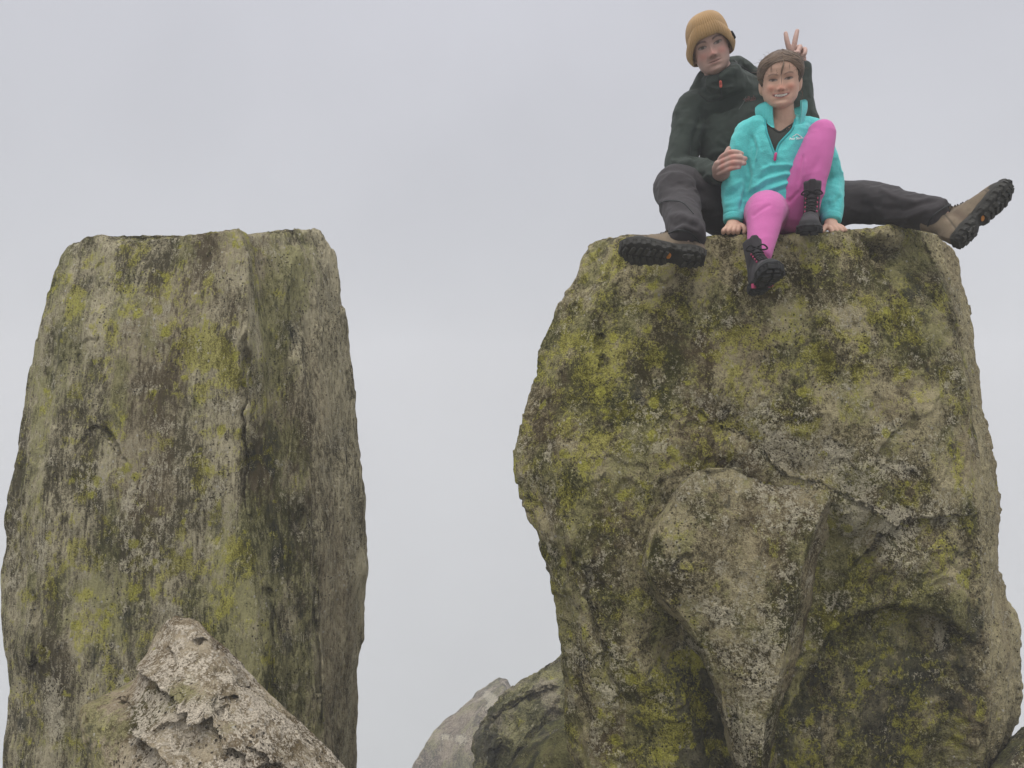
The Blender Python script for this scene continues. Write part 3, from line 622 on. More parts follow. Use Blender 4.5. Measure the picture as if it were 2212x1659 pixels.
# ------------------------------------------------------------------ tools for figures
def catmull(A, sub):
    A = np.asarray(A, float)
    if len(A) == 2 or sub == 1:
        t = np.linspace(0, 1, (len(A) - 1) * sub + 1) * (len(A) - 1)
        k = np.minimum(t.astype(int), len(A) - 2); f = (t - k)[:, None]
        return A[k] * (1 - f) + A[k + 1] * f
    Q = np.vstack([2 * A[0] - A[1], A, 2 * A[-1] - A[-2]]); out = []
    for i in range(1, len(Q) - 2):
        for t in np.arange(sub) / sub:
            p0, p1, p2, p3 = Q[i - 1:i + 3]
            out.append(0.5 * (2 * p1 + (p2 - p0) * t + (2 * p0 - 5 * p1 + 4 * p2 - p3) * t * t + (3 * p1 - p0 - 3 * p2 + p3) * t ** 3))
    out.append(A[-1]); return np.array(out)
def unit(v): v = np.asarray(v, float); return v / (np.linalg.norm(v) + 1e-12)
def tube(pts, rad, n=20, sub=5, ref=(1, 0, 0), caps=(True, True), capk=1.0):
    """closed tapered limb through pts; rad = number or (half width along ref, half depth) for every point"""
    R = np.array([(r, r) if np.isscalar(r) else r for r in rad], float)
    C = catmull(np.asarray(pts, float), sub); R = np.maximum(catmull(R, sub), 1e-4)
    T = np.gradient(C, axis=0); T /= np.linalg.norm(T, axis=1, keepdims=True) + 1e-12
    a = np.asarray(ref, float); rings = []; ang = np.linspace(0, 2 * math.pi, n, endpoint=False)
    for i in range(len(C)):
        a = unit(a - T[i] * a.dot(T[i])); b = np.cross(T[i], a)
        rings.append((C[i], a.copy(), b, R[i], T[i]))
    seq = []
    if caps[0]:
        c, a_, b_, r, t_ = rings[0]
        for ph in (80, 60, 40, 20): seq.append((c - t_ * r.min() * capk * math.sin(math.radians(ph)), a_, b_, r * math.cos(math.radians(ph))))
    seq += [(c, a_, b_, r) for c, a_, b_, r, t_ in rings]
    if caps[1]:
        c, a_, b_, r, t_ = rings[-1]
        for ph in (20, 40, 60, 80): seq.append((c + t_ * r.min() * capk * math.sin(math.radians(ph)), a_, b_, r * math.cos(math.radians(ph))))
    V = np.vstack([c + np.outer(np.cos(ang) * r[0], a_) + np.outer(np.sin(ang) * r[1], b_) for c, a_, b_, r in seq])
    m = len(seq); idx = np.arange(m * n).reshape(m, n); nx = np.roll(idx, -1, 1)
    F = np.stack([idx[:-1], nx[:-1], nx[1:], idx[1:]], -1).reshape(-1, 4)
    c0, c1 = m * n, m * n + 1
    V = np.vstack([V, seq[0][0], seq[-1][0]])
    T0 = np.stack([nx[0], idx[0], np.full(n, c0)], -1); T1 = np.stack([idx[-1], nx[-1], np.full(n, c1)], -1)
    return V, [F, np.vstack([T0, T1])]
def ball(c, r, n=20, M=None):
    r = (r, r, r) if np.isscalar(r) else r
    th = np.linspace(0, 2 * math.pi, n, endpoint=False); ph = np.linspace(-math.pi / 2, math.pi / 2, n // 2 + 1)[1:-1]
    V = np.array([[math.cos(p) * math.cos(t), math.cos(p) * math.sin(t), math.sin(p)] for p in ph for t in th] + [[0, 0, -1], [0, 0, 1]]) * np.array(r)
    if M is not None: V = V @ np.asarray(M).T
    V = V + np.asarray(c); m = len(ph); idx = np.arange(m * n).reshape(m, n); nx = np.roll(idx, -1, 1)
    F = np.stack([idx[:-1], nx[:-1], nx[1:], idx[1:]], -1).reshape(-1, 4)
    T = np.vstack([np.stack([nx[0], idx[0], np.full(n, m * n)], -1), np.stack([idx[-1], nx[-1], np.full(n, m * n + 1)], -1)])
    return V, [F, T]
def join(parts):
    V, Fs, o = [], [], 0
    for v, f in parts:
        V.append(v); Fs += [np.asarray(q) + o for q in (f if isinstance(f, list) else [f])]; o += len(v)
    return np.vstack(V), Fs
def fuse(parts, voxel, smooth=3, fac=0.5):
    """melt overlapping closed shapes into one continuous surface"""
    V, F = join(parts)
    me = mesh_from('melt', V, F); o = bpy.data.objects.new('melt', me); COL.objects.link(o)
    md = o.modifiers.new('r', 'REMESH'); md.mode = 'VOXEL'; md.voxel_size = voxel; md.adaptivity = 0
    if smooth:
        ms = o.modifiers.new('s', 'SMOOTH'); ms.iterations = smooth; ms.factor = fac
    dg = bpy.context.evaluated_depsgraph_get(); ev = o.evaluated_get(dg); m2 = ev.to_mesh()
    V = np.empty(len(m2.vertices) * 3, np.float32); m2.vertices.foreach_get('co', V); V = V.reshape(-1, 3).astype(float)
    lt = np.empty(len(m2.polygons), np.int32); m2.polygons.foreach_get('loop_total', lt)
    li = np.empty(len(m2.loops), np.int32); m2.loops.foreach_get('vertex_index', li)
    ls = np.empty(len(m2.polygons), np.int32); m2.polygons.foreach_get('loop_start', ls)
    Fq = li[ls[lt == 4][:, None] + np.arange(4)]; Ft = li[ls[lt == 3][:, None] + np.arange(3)]
    ev.to_mesh_clear(); bpy.data.objects.remove(o); bpy.data.meshes.remove(me)
    return V, [Fq] + ([Ft] if len(Ft) else [])
def vnormals(V, F):
    N = np.zeros_like(V)
    for f in F:
        n_ = np.cross(V[f[:, 2]] - V[f[:, 0]], V[f[:, -1]] - V[f[:, 1]])
        for k in range(f.shape[1]): np.add.at(N, f[:, k], n_)
    return N / (np.linalg.norm(N, axis=1, keepdims=True) + 1e-12)
def keep_faces(V, F, mask):
    """drop the faces that use a vertex with mask False"""
    F2 = [f[mask[f].all(1)] for f in F]
    used = np.zeros(len(V), bool)
    for f in F2: used[f.ravel()] = True
    mp = np.cumsum(used) - 1
    return V[used], [mp[f] for f in F2 if len(f)]
def strip(rowsA, thick=0.0):
    """sheet through rows of points (m, n, 3), closed to a thin solid when thick > 0"""
    P = np.asarray(rowsA, float); m, n = P.shape[:2]; idx = np.arange(m * n).reshape(m, n)
    F = np.stack([idx[:-1, :-1], idx[1:, :-1], idx[1:, 1:], idx[:-1, 1:]], -1).reshape(-1, 4)
    if thick <= 0: return P.reshape(-1, 3), [F]
    du, dv = np.gradient(P, axis=0), np.gradient(P, axis=1)
    N = np.cross(du, dv); N /= np.linalg.norm(N, axis=-1, keepdims=True) + 1e-12
    V = np.vstack([(P + N * thick / 2).reshape(-1, 3), (P - N * thick / 2).reshape(-1, 3)]); o = m * n
    bd = np.concatenate([idx[0, :], idx[1:, -1], idx[-1, -2::-1], idx[-2:0:-1, 0]]); bn = np.roll(bd, -1)
    return V, [F, F[:, ::-1] + o, np.stack([bd, bd + o, bn + o, bn], -1)]
def box(c, ax, half):
    """ax: three unit vectors"""
    s = np.array([(i, j, k) for i in (-1, 1) for j in (-1, 1) for k in (-1, 1)], float) * np.asarray(half)
    V = np.asarray(c) + s @ np.asarray(ax)
    return V, [np.array([(0, 1, 3, 2), (4, 6, 7, 5), (0, 4, 5, 1), (2, 3, 7, 6), (0, 2, 6, 4), (1, 5, 7, 3)])]
def solid(name, vf, mat, parent, smooth=True):
    return obj(name, mesh_from(name, vf[0], vf[1], smooth), mat, parent)
def folds(V, F, amp, freq, seed, stretch=(1, 1, 1), M=None):
    """soft cloth creases along the normal"""
    N = vnormals(V, F); q = V if M is None else V @ np.asarray(M)
    q = q * np.array(stretch) * freq
    w_ = q + 0.35 * np.stack([fbm(q * 0.7, 2, seed + 3), fbm(q * 0.7, 2, seed + 4), fbm(q * 0.7, 2, seed + 5)], -1)
    return V + N * (amp * (ridged(w_, 2, seed, 0.35) - 0.35))[:, None]
def creases(V, F, lines, facing=True):
    """raised and sunk creases drawn on the front in picture measure: (points, width, height in metres)"""
    N = vnormals(V, F); px, py = proj(V); h = np.zeros(len(V))
    for pts, w_, a in lines:
        d, s, t = polydist(px, py, pts)
        h += a * np.exp(-(d / w_) ** 2) * sstep(0, 0.15, t) * sstep(1, 0.85, t)
    D = V - np.array([0, 0, EYE]); D /= np.linalg.norm(D, axis=1, keepdims=True)
    f = sstep(0.0, 0.3, -(N * D).sum(1))
    return V + N * (h * f)[:, None]

# ------------------------------------------------------------------ cloth, skin and leather
def cloth(name, col, rough=0.9, sheen=0.0, weave=400, bump=0.25, var=0.15, vcol=None, fuzz=0.0):
    t = NT(name); iso = t.coord()
    n1 = t.noise(iso, 9, 3, 0.6); n2 = t.noise(iso, weave, 2, 0.6)
    base = t.attr(vcol, 'Color') if vcol else col
    dk = t.mix(1.0, base, (1 - var, 1 - var, 1 - var), 'MULTIPLY'); lt = t.mix(1.0, base, (1 + var, 1 + var, 1 + var), 'MULTIPLY')
    k = t.math('ADD', t.math('MULTIPLY', n1, 0.55), t.math('MULTIPLY', n2, 0.45))
    t.put(t.bsdf.inputs['Base Color'], t.mix(t.step(k, 0.32, 0.68), dk, lt))
    t.bsdf.inputs['Roughness'].default_value = rough
    t.bsdf.inputs['Specular IOR Level'].default_value = 0.25
    if sheen:
        t.bsdf.inputs['Sheen Weight'].default_value = sheen; t.bsdf.inputs['Sheen Roughness'].default_value = 0.6
        t.put(t.bsdf.inputs['Sheen Tint'], tuple(min(1, c * 0.5 + 0.5) for c in col))
    h = t.math('ADD', n2, t.math('MULTIPLY', t.noise(iso, 60, 3, 0.6), fuzz))
    t.l.new(t.bump(h, bump, 0.003), t.bsdf.inputs['Normal'])
    return t.mat
def plain(name, col, rough=0.6, spec=0.4):
    t = NT(name); iso = t.coord(); n1 = t.noise(iso, 60, 4, 0.65)
    t.put(t.bsdf.inputs['Base Color'], t.mix(t.step(n1, 0.3, 0.7), tuple(c * 0.75 for c in col), tuple(min(1, c * 1.2) for c in col)))
    t.bsdf.inputs['Roughness'].default_value = rough; t.bsdf.inputs['Specular IOR Level'].default_value = spec
    t.l.new(t.bump(t.noise(iso, 220, 2, 0.6), 0.2, 0.002), t.bsdf.inputs['Normal'])
    return t.mat
def skin_mat(name):
    t = NT(name); iso = t.coord()
    c = t.attr('skin', 'Color'); n1 = t.noise(iso, 120, 3, 0.6)
    t.put(t.bsdf.inputs['Base Color'], t.mix(t.math('MULTIPLY', t.step(n1, 0.4, 0.7), 0.10), c, (0.40, 0.17, 0.12)))
    t.bsdf.inputs['Roughness'].default_value = 0.55; t.bsdf.inputs['Specular IOR Level'].default_value = 0.35
    t.bsdf.inputs['Subsurface Weight'].default_value = 0.0
    t.l.new(t.bump(n1, 0.08, 0.002), t.bsdf.inputs['Normal'])
    return t.mat

# ------------------------------------------------------------------ head
class Head:
    """local frame in head heights: x to the viewer's right, -y out of the face, z up, eyes at z = 0"""
    def __init__(s, eye_px, Y, H, roll, pitchk=0.8, yawk=1.0, jaw=1.0, smile=0.0, wide=1.0):
        s.H, s.jaw, s.smile, s.wide = H, jaw, smile, wide
        e_ = W(eye_px[0], eye_px[1], Y)
        d = np.array([0, 0, EYE]) - e_; d = unit([d[0] * yawk, d[1], d[2] * pitchk])
        up = unit(np.array([0, 0, 1.0]) - d * d[2]); rt = np.cross(-d, up)
        r = math.radians(roll); up2 = up * math.cos(r) - rt * math.sin(r); rt2 = np.cross(-d, up2)
        s.M = np.stack([rt2, -d, up2], 1)               # columns: local axes
        s.c = e_ + (-d) * 0.345 * H
    def to_world(s, L): return s.c + (np.asarray(L, float) * s.H) @ s.M.T
    def to_local(s, P): return ((P - s.c) @ s.M) / s.H
    def surface(s, th, z, off=0.0):
        """point of the head at angle th (0 = face) and height z"""
        zt = [-.50, -.47, -.42, -.32, -.20, -.10, 0, .10, .20, .30, .38, .44, .48, .50]
        wx = np.interp(z, zt, np.array([.03, .11, .175, .235, .275, .295, .31, .325, .33, .312, .265, .195, .115, .02])) * s.wide
        wx = wx * np.where(z < -.05, 1 + (s.jaw - 1) * sstep(-.05, -.35, z), 1)
        fy = np.interp(z, zt, [.25, .325, .352, .345, .340, .338, .335, .362, .372, .352, .30, .22, .13, .02])
        by = np.interp(z, zt, [-.05, .02, .08, .20, .31, .38, .42, .45, .46, .43, .36, .26, .155, .02])
        sn, cs = np.sin(th), np.cos(th)
        x = wx * np.sign(sn) * np.abs(sn) ** 0.92
        y = np.where(cs > 0, -fy * np.abs(cs) ** 0.85, by * np.abs(cs) ** 0.92)
        ax = np.abs(x); fr = sstep(0, 0.3, cs); g = lambda a, b, sa, sb: np.exp(-((ax - a) / sa) ** 2 - ((z - b) / sb) ** 2)
        nz = np.interp(z, [-.215, -.20, -.175, -.15, -.10, -.04, .02, .08], [0, .035, .092, .10, .074, .042, .016, 0])
        nw = np.interp(z, [-.20, -.15, -.05, .08], [.058, .050, .034, .028])
        dy = -nz * np.exp(-(x / nw) ** 2) - 0.030 * g(.052, -.172, .026, .026)
        dy = dy + 0.034 * g(.135, .012, .075, .05) - 0.018 * g(.135, -.002, .05, .03) - 0.014 * g(.12, .078, .10, .028)
        dy = dy - (0.014 + 0.022 * s.smile) * g(.19, -.135 + .01 * s.smile, .075, .06) + 0.012 * s.smile * g(.155, -.235, .03, .05)
        dy = dy - 0.020 * np.exp(-(x / .10) ** 2) * (np.exp(-((z + .262) / .022) ** 2) + np.exp(-((z + .312) / .026) ** 2))
        dy = dy + 0.012 * np.exp(-(x / .11) ** 2 - ((z + .286 - .25 * s.smile * x * x * 4) / .012) ** 2) - 0.018 * np.exp(-(x / .08) ** 2 - ((z + .42) / .05) ** 2)
        dy = dy + 0.012 * np.exp(-(x / .10) ** 2 - ((z + .36) / .025) ** 2)
        y = y + dy * fr
        n_ = np.stack([x / 0.11, y / 0.17, (z - 0.05) / 0.25], -1); n_ = n_ / (np.linalg.norm(n_, axis=-1, keepdims=True) + 1e-9)
        return np.stack([x, y, z + 0 * x], -1) + n_ * np.asarray(off)[..., None]
    def shell(s, zs, off, nth=120):
        th = np.linspace(-math.pi, math.pi, nth, endpoint=False)
        TH, Z = np.meshgrid(th, zs, indexing='ij')
        return TH, Z, s.surface(TH, Z, off(TH, Z) if callable(off) else np.full(TH.shape, off))
    def closed(s):
        zs = np.concatenate([[-.5, -.49, -.48], np.linspace(-.465, .47, 130), [.48, .49, .498]])
        TH, Z, L = s.shell(zs, 0.0, 170)
        P = s.to_world(L.reshape(-1, 3)).reshape(L.shape)
        nu, nv = P.shape[:2]; idx = np.arange(nu * nv).reshape(nu, nv); b = np.roll(idx, -1, 0)
        F = np.stack([idx[:, :-1], b[:, :-1], b[:, 1:], idx[:, 1:]], -1).reshape(-1, 4)
        V = np.vstack([P.reshape(-1, 3), P[:, 0].mean(0), P[:, -1].mean(0)])
        T = np.vstack([np.stack([b[:, 0], idx[:, 0], np.full(nu, nu * nv)], -1), np.stack([idx[:, -1], b[:, -1], np.full(nu, nu * nv + 1)], -1)])
        return V, [F, T]
def lerp_col(C, mask, col): return C * (1 - mask[:, None]) + np.asarray(col) * mask[:, None]
def paint_skin(V, head, base, red, hair, child=False):
    L = head.to_local(V); x, y, z = L.T; ax = np.abs(x)
    inh = (np.linalg.norm(L * np.array([1, .8, .75]), axis=1) < 0.62)
    fr = inh & (y < -0.10)
    C = np.tile(np.asarray(base, float), (len(V), 1))
    nz = fbm(V * 45, 3, 7)
    C *= (1 + 0.10 * nz)[:, None]
    m = lambda a: np.clip(a, 0, 1) * fr
    G = lambda cx, cz, sx, sz: np.exp(-((ax - cx) / sx) ** 2 - ((z - cz) / sz) ** 2)
    C = lerp_col(C, m(0.75 * G(.17, -.14, .09, .07) + 0.7 * np.exp(-(x / .06) ** 2 - ((z + .15) / .07) ** 2)), red)
    C = lerp_col(C, m(0.35 * G(.13, -.055, .08, .025)), np.asarray(base) * 0.62)      # soft skin under the eyes
    C = lerp_col(C, m(0.40 * G(.12, .04, .075, .022)), np.asarray(base) * 0.62)
    k = 0.8 if child else 1.0
    bz = .092 - 1.1 * (ax - .13) ** 2 * 3 + (0.10 * (ax - .06))
    C = lerp_col(C, m(k * 0.85 * np.exp(-((z - bz) / (.013 if child else .018)) ** 4) * sstep(.045, .065, ax) * sstep(.235, .20, ax)), hair)
    # eyes: almond, dark lash line, iris
    op = 0.020 if child else 0.024
    ez = (z - .002) - 0.10 * (ax - .135); al = op * np.sqrt(np.clip(1 - ((ax - .135) / .072) ** 2, 0, 1))
    C = lerp_col(C, m(0.9 * sstep(.006, -.004, np.abs(ez) - al) * (al > 0.004)), (0.24, 0.205, 0.185))
    C = lerp_col(C, m(0.95 * sstep(.004, -.004, np.hypot(ax - .135, ez * 1.0) - .027) * (np.abs(ez) < al + .004)), (0.045, 0.040, 0.030))
    C = lerp_col(C, m(0.9 * np.exp(-((ez - al) / .009) ** 2) * sstep(.085, .07, np.abs(ax - .135))), (0.045, 0.028, 0.022))
    C = lerp_col(C, m(0.45 * np.exp(-((ez + al) / .008) ** 2) * sstep(.085, .06, np.abs(ax - .135))), np.asarray(base) * 0.35)
    # nostrils, side of the nose
    C = lerp_col(C, m(0.7 * np.exp(-((ax - .036) / .015) ** 2 - ((z + .198) / .009) ** 2)), np.asarray(base) * 0.16)
    C = lerp_col(C, m(0.45 * np.exp(-((ax - (.085 - .25 * (z + .13))) / .016) ** 2 - ((z + .20) / .05) ** 2)), np.asarray(base) * 0.45)
    if child:
        mz = -.285 + 1.5 * x * x                                # smiling mouth, open on the teeth
        half = .034 * np.sqrt(np.clip(1 - (x / .15) ** 2, 0, 1))
        C = lerp_col(C, m(0.75 * sstep(.022, .008, np.abs(z - mz) - half) * (ax < .16)), (0.42, 0.16, 0.13))
        C = lerp_col(C, m(0.95 * sstep(.004, -.004, np.abs(z - mz) - half * 0.85) * (half > .006)), (0.07, 0.02, 0.018))
        th_ = sstep(.003, -.003, np.abs(z - mz - .004) - half * 0.52) * (ax < .105)
        gap = 0.55 + 0.45 * np.clip(np.abs(np.sin(x / .036 * math.pi)) * 2.2, 0, 1)
        C = lerp_col(C, m(th_ * gap), (0.60, 0.56, 0.49))
        C = lerp_col(C, m(0.35 * np.exp(-((ax - (.15 + .12 * (z + .285))) / .014) ** 2 - ((z + .25) / .05) ** 2)), np.asarray(base) * 0.45)
    else:
        C = lerp_col(C, m(0.55 * np.exp(-(x / .105) ** 4 - ((z + .262) / .016) ** 2) + 0.60 * np.exp(-(x / .085) ** 4 - ((z + .310) / .020) ** 2)), (0.30, 0.12, 0.10))
        C = lerp_col(C, m(0.9 * np.exp(-(x / .115) ** 6 - ((z + .285 - .9 * x * x) / .0075) ** 2)), (0.06, 0.025, 0.02))
        st = 0.70 * np.exp(-(x / .12) ** 4 - ((z + .232 + 0.5 * x * x) / .020) ** 2) + 0.30 * sstep(-.30, -.42, z) + 0.20 * sstep(.17, .26, ax) * sstep(-.12, -.25, z)
        C = lerp_col(C, m(st * (1 + 0.5 * nz)), (0.085, 0.058, 0.042))
    return np.clip(C, 0.004, 1)

# ------------------------------------------------------------------ walking boot in its own frame: x heel to toe, y sideways, z up, sole at z = 0
def boot(parent, name, heel, f, u, L, mats, girl=False, mirror=1.0, label=None):
    f = unit(f); u = unit(np.asarray(u) - f * np.dot(u, f)); sd = np.cross(u, f); A = np.stack([f, sd, u], 0); heel = np.asarray(heel, float)
    wd = lambda P: heel + np.asarray(P, float) @ A
    root = bpy.data.objects.new(name, None); COL.objects.link(root); root.parent = parent; root.empty_display_size = 0.05
    if label: root['label'] = label
    xs = np.array([0, .04, .10, .2, .35, .5, .62, .74, .84, .92, .97, 1.0])
    hw = np.array([.055, .098, .122, .130, .118, .128, .152, .172, .165, .128, .085, .02])
    ctr = np.array([0, 0, 0, 0, .006, .012, .014, .010, .004, .0, -.004, -.006]) * mirror
    ht = np.array([.20, .30, .35, .37, .36, .30, .245, .205, .185, .155, .12, .05])
    xi = np.linspace(0, 1, 60); hwi, cti, hti = np.interp(xi, xs, hw), np.interp(xi, xs, ctr), np.interp(xi, xs, ht)
    k_ = np.exp(-0.5 * (np.arange(-4, 5) / 2.0) ** 2); k_ /= k_.sum()
    sm = lambda a: np.convolve(np.pad(a, 4, 'edge'), k_, 'valid')
    hwi, cti, hti = sm(hwi), sm(cti), sm(hti)
    na = 28; an = np.linspace(0, math.pi, na)
    rows = [np.stack([np.full(na, xi[i] * L), (cti[i] + hwi[i] * 0.94 * np.cos(an)) * L, np.maximum(0.012, hti[i] * np.sin(an) ** 0.75) * L], -1) for i in range(60)]
    R = np.array(rows); n1 = np.concatenate([R, R[:, :1] * [1, 1, 0] + [0, 0, -0.0]], 1) if False else R
    idx = np.arange(60 * na).reshape(60, na)
    Fu = [np.stack([idx[:-1, :-1], idx[1:, :-1], idx[1:, 1:], idx[:-1, 1:]], -1).reshape(-1, 4)]
    Fu.append(np.stack([idx[:-1, -1], idx[1:, -1], idx[1:, 0], idx[:-1, 0]], -1))
    V = R.reshape(-1, 3); V = np.vstack([V, R[0].mean(0), R[-1].mean(0)]); cN = 60 * na
    ring0, ring1 = idx[0], idx[-1]
    Fu.append(np.stack([ring0, np.roll(ring0, -1), np.full(na, cN)], -1)[:, ::-1]); Fu.append(np.stack([ring1, np.roll(ring1, -1), np.full(na, cN + 1)], -1))
    top = 0.68 if girl else 0.52
    shaft = tube([(.19 * L, 0, .16 * L), (.185 * L, 0, .34 * L), (.175 * L, 0, top * L)], [(.17 * L, .125 * L), (.15 * L, .118 * L), (.165 * L, .135 * L)], 26, 5, ref=(1, 0, 0), capk=0.15)
    tongue = tube([(.60 * L, 0, .22 * L), (.46 * L, 0, .315 * L), (.345 * L, 0, .46 * L), (.325 * L, 0, (top + .03) * L)], [(.06 * L, .022 * L)] * 4, 14, 4, ref=(0, 1, 0))
    Vb, Fb = fuse([(V, Fu), shaft, tongue], 0.0042, 3)
    # overlays of leather pressed into the upper
    N = vnormals(Vb, Fb); xr, yr, zr_ = (Vb / L).T
    seam = np.zeros(len(Vb))
    for q in ((.72 - .55 * np.abs(zr_ - .12)), (.10 + .5 * zr_)): seam += np.exp(-((xr - q) / .010) ** 2)
    Vb = Vb - N * (0.0022 * np.clip(seam, 0, 1))[:, None]
    Cu = np.tile(np.asarray(mats['c_upper'], float), (len(Vb), 1)) * (1 + 0.22 * fbm(Vb * 60, 3, 3))[:, None]
    rand_h = np.where(xr > .74, .125 + .5 * np.maximum(xr - .84, 0), .062) + 0.01 * np.sin(xr * 40)
    Cu = lerp_col(Cu, sstep(.012, -.012, zr_ - rand_h), mats['c_rand'])
    Cu = lerp_col(Cu, 0.8 * np.clip(np.exp(-((xr - (.30 + .35 * (zr_ - .1))) / .05) ** 2) * (zr_ < .26) * (zr_ > .05), 0, 1), mats['c_panel'])
    Cu = lerp_col(Cu, 0.75 * np.clip(seam, 0, 1), np.asarray(mats['c_rand']) * 0.7)
    me = mesh_from('upper', wd(Vb), Fb); add_col(me, 'tint', np.clip(Cu, 0.003, 1)); up = obj('upper', me, mats['upper'], root)
    # sole: outline slab with scalloped lugs, then treads on its underside
    m_ = 150; tt = np.linspace(0, 1, m_, endpoint=False)
    side = tt < .5; xx = np.where(side, tt * 2, 2 - tt * 2); xx = 0.5 - 0.5 * np.cos(math.pi * xx)
    hx = np.interp(xx, xi, hwi) + .012; cx_ = np.interp(xx, xi, cti)
    lug = 0.010 * np.sign(np.sin(np.arange(m_) * 2 * math.pi / 6.0 + 0.5))
    gap = 1 - 0.14 * np.exp(-((xx - .36) / .05) ** 2)
    layers = []
    for zz, grow, lg in ((.055, -.004, 0), (.030, .010, 0), (.006, .006, 0), (-.014, .004, 1), (-.060, .0, 1), (-.068, -.02, 1)):
        yy = cx_ + np.where(side, -1, 1) * (hx * gap + grow + lg * lug)
        xx2 = (xx - .5) * (1 + 2 * grow + lg * lug * 1.2 * (np.abs(xx - .5) > .44)) + .5
        rise = 0.05 * sstep(.80, 1.0, xx) + (0.035 * np.exp(-((xx - .38) / .06) ** 2) if lg else 0)
        layers.append(np.stack([xx2 * L, yy * L, (zz + rise) * L], -1))
    S = np.array(layers); ns = len(layers); idx = np.arange(ns * m_).reshape(ns, m_); nx = np.roll(idx, -1, 1)
    Fs = [np.stack([idx[:-1], nx[:-1], nx[1:], idx[1:]], -1).reshape(-1, 4)]
    Vs = np.vstack([S.reshape(-1, 3)])
    h_ = m_ // 2                                             # close bottom and top by bridging the two sides
    for row, fl in ((ns - 1, False), (0, True)):
        a = idx[row, 1:h_]; b = idx[row, :h_:-1][:h_ - 1]
        q = np.stack([a[:-1], a[1:], b[1:], b[:-1]], -1); Fs.append(q if fl else q[:, ::-1])
        t_ = np.array([[idx[row, 0], a[0], b[0]], [a[-1], idx[row, h_], b[-1]]]); Fs.append(t_ if fl else t_[:, ::-1])
    sole = solid('sole', (wd(Vs), Fs), mats['sole'], root, False)
    tr = []
    for xq in np.linspace(.08, .94, 12):
        w_ = np.interp(xq, xi, hwi); c_ = np.interp(xq, xi, cti)
        if .31 < xq < .42: continue
        ang = 0.35 if xq > .4 else -0.35
        for sgn in (-1, 1):
            ca, sa = math.cos(ang * sgn), math.sin(ang * sgn)
            rz = -.068 + 0.05 * sstep(.80, 1.0, np.array(xq))
            tr.append(box(np.array([xq, c_ + sgn * w_ * .42, rz - .010]) * L, [(ca, sa, 0), (-sa, ca, 0), (0, 0, 1)], np.array([.020, w_ * .34, .016]) * L))
    Vt, Ft = join(tr)
    tread = solid('tread', (wd(Vt), Ft), mats['tread'], root, False); tread.parent = root; tread['kind'] = 'stuff'
    if girl:
        for k_2, sgn in enumerate((-1, 1)):
            solid('sole_inset', (lambda vf: (wd(vf[0]), vf[1]))(box(np.array([.37, sgn * .115, -.042]) * L, [(.8, .6 * sgn, 0), (-.6 * sgn, .8, 0), (0, 0, 1)], np.array([.030, .022, .030]) * L)), mats['pink'], root, False)
    else:
        q = ball((0, 0, 0), 1, 20)
        solid('sole_badge', (wd(q[0] * np.array([.030, .048, .010]) * L + np.array([.43, .02 * mirror, -.052]) * L), q[1]), mats['orange'], root)
        for xx_, yy_ in ((.22, .06), (.66, .05)):
            solid('heel_pad' if xx_ < .5 else 'ball_pad', (wd(q[0] * np.array([.058, .042, .016]) * L + np.array([xx_, -mirror * yy_ * -1.0, -.072]) * L), q[1]), mats['pad'], root)
    # laces criss-crossing the tongue, and a bow
    for k2 in range(6):
        s_ = k2 / 5.0
        x0, z0 = np.interp(s_, [0, .5, 1], [.60, .47, .345]), np.interp(s_, [0, .5, 1], [.262, .352, .50]) - (0 if girl else .022 + .03 * s_)
        wv = np.interp(s_, [0, 1], [.062, .075])
        for sgn in (-1, 1):
            p = [(x0 * L, -sgn * wv * L, (z0 - .012) * L), ((x0 - .012) * L, 0, (z0 + .012) * L), ((x0 - .03) * L, sgn * wv * L, (z0 + .014) * L)]
            vf = tube(p, [.0026] * 3, 8, 4); solid('lace', (wd(vf[0]), vf[1]), mats['lace'], root)
    if girl:
        for sgn in (-1, 1):
            p = [(.34 * L, 0, .53 * L), (.37 * L, sgn * .09 * L, .56 * L), (.36 * L, sgn * .15 * L, .50 * L), (.35 * L, sgn * .08 * L, .49 * L), (.345 * L, 0, .525 * L)]
            vf = tube(p, [.0028] * 5, 8, 5); solid('lace_bow', (wd(vf[0]), vf[1]), mats['lace'], root)
        for sgn in (-1, 1):
            for k2 in range(4):
                c_ = np.array([.56 - .07 * k2, sgn * .085, .245 + .062 * k2]) * L
                vf = ball((0, 0, 0), (.0045, .003, .0045), 10); solid('eyelet', (wd(vf[0] + c_), vf[1]), mats['pink'], root)
    return root
# ------------------------------------------------------------------ the two people on the right pillar
bm_r = bvhtree.BVHTree.FromPolygons([tuple(v) for v in VR], [tuple(p.vertices) for p in meR.polygons])
def top_z(x, y):
    h = bm_r.ray_cast(Vector((x, y, 4.0)), Vector((0, 0, -1)))
    return h[0].z if h[0] is not None else zr
ZT = top_z(*Wz(1690, 2.82, zr)[:2]); ZM = top_z(*Wz(1640, 3.06, zr)[:2])

M_skin = skin_mat('skin')
M_jacket = cloth('dark_green_softshell', (0.027, 0.037, 0.029), 0.85, 0.10, 500, 0.2, 0.18)
M_trouser = cloth('charcoal_trouser_cloth', (0.033, 0.029, 0.030), 0.85, 0.10, 600, 0.2, 0.15)
M_fleece = cloth('turquoise_fleece', (0.085, 0.50, 0.485), 0.95, 0.35, 260, 0.5, 0.12, fuzz=1.0)
M_fleece_dk = cloth('turquoise_tape', (0.04, 0.34, 0.35), 0.9, 0.1, 300, 0.3, 0.1)
M_legging = cloth('pink_leggings', (0.50, 0.115, 0.32), 0.8, 0.25, 700, 0.15, 0.08)
M_tee = cloth('grey_tee', (0.050, 0.053, 0.045), 0.9, 0.1, 500, 0.2, 0.1)
M_knit = cloth('mustard_knit', (0.335, 0.205, 0.085), 0.95, 0.30, 700, 0.3, 0.15, fuzz=0.8)
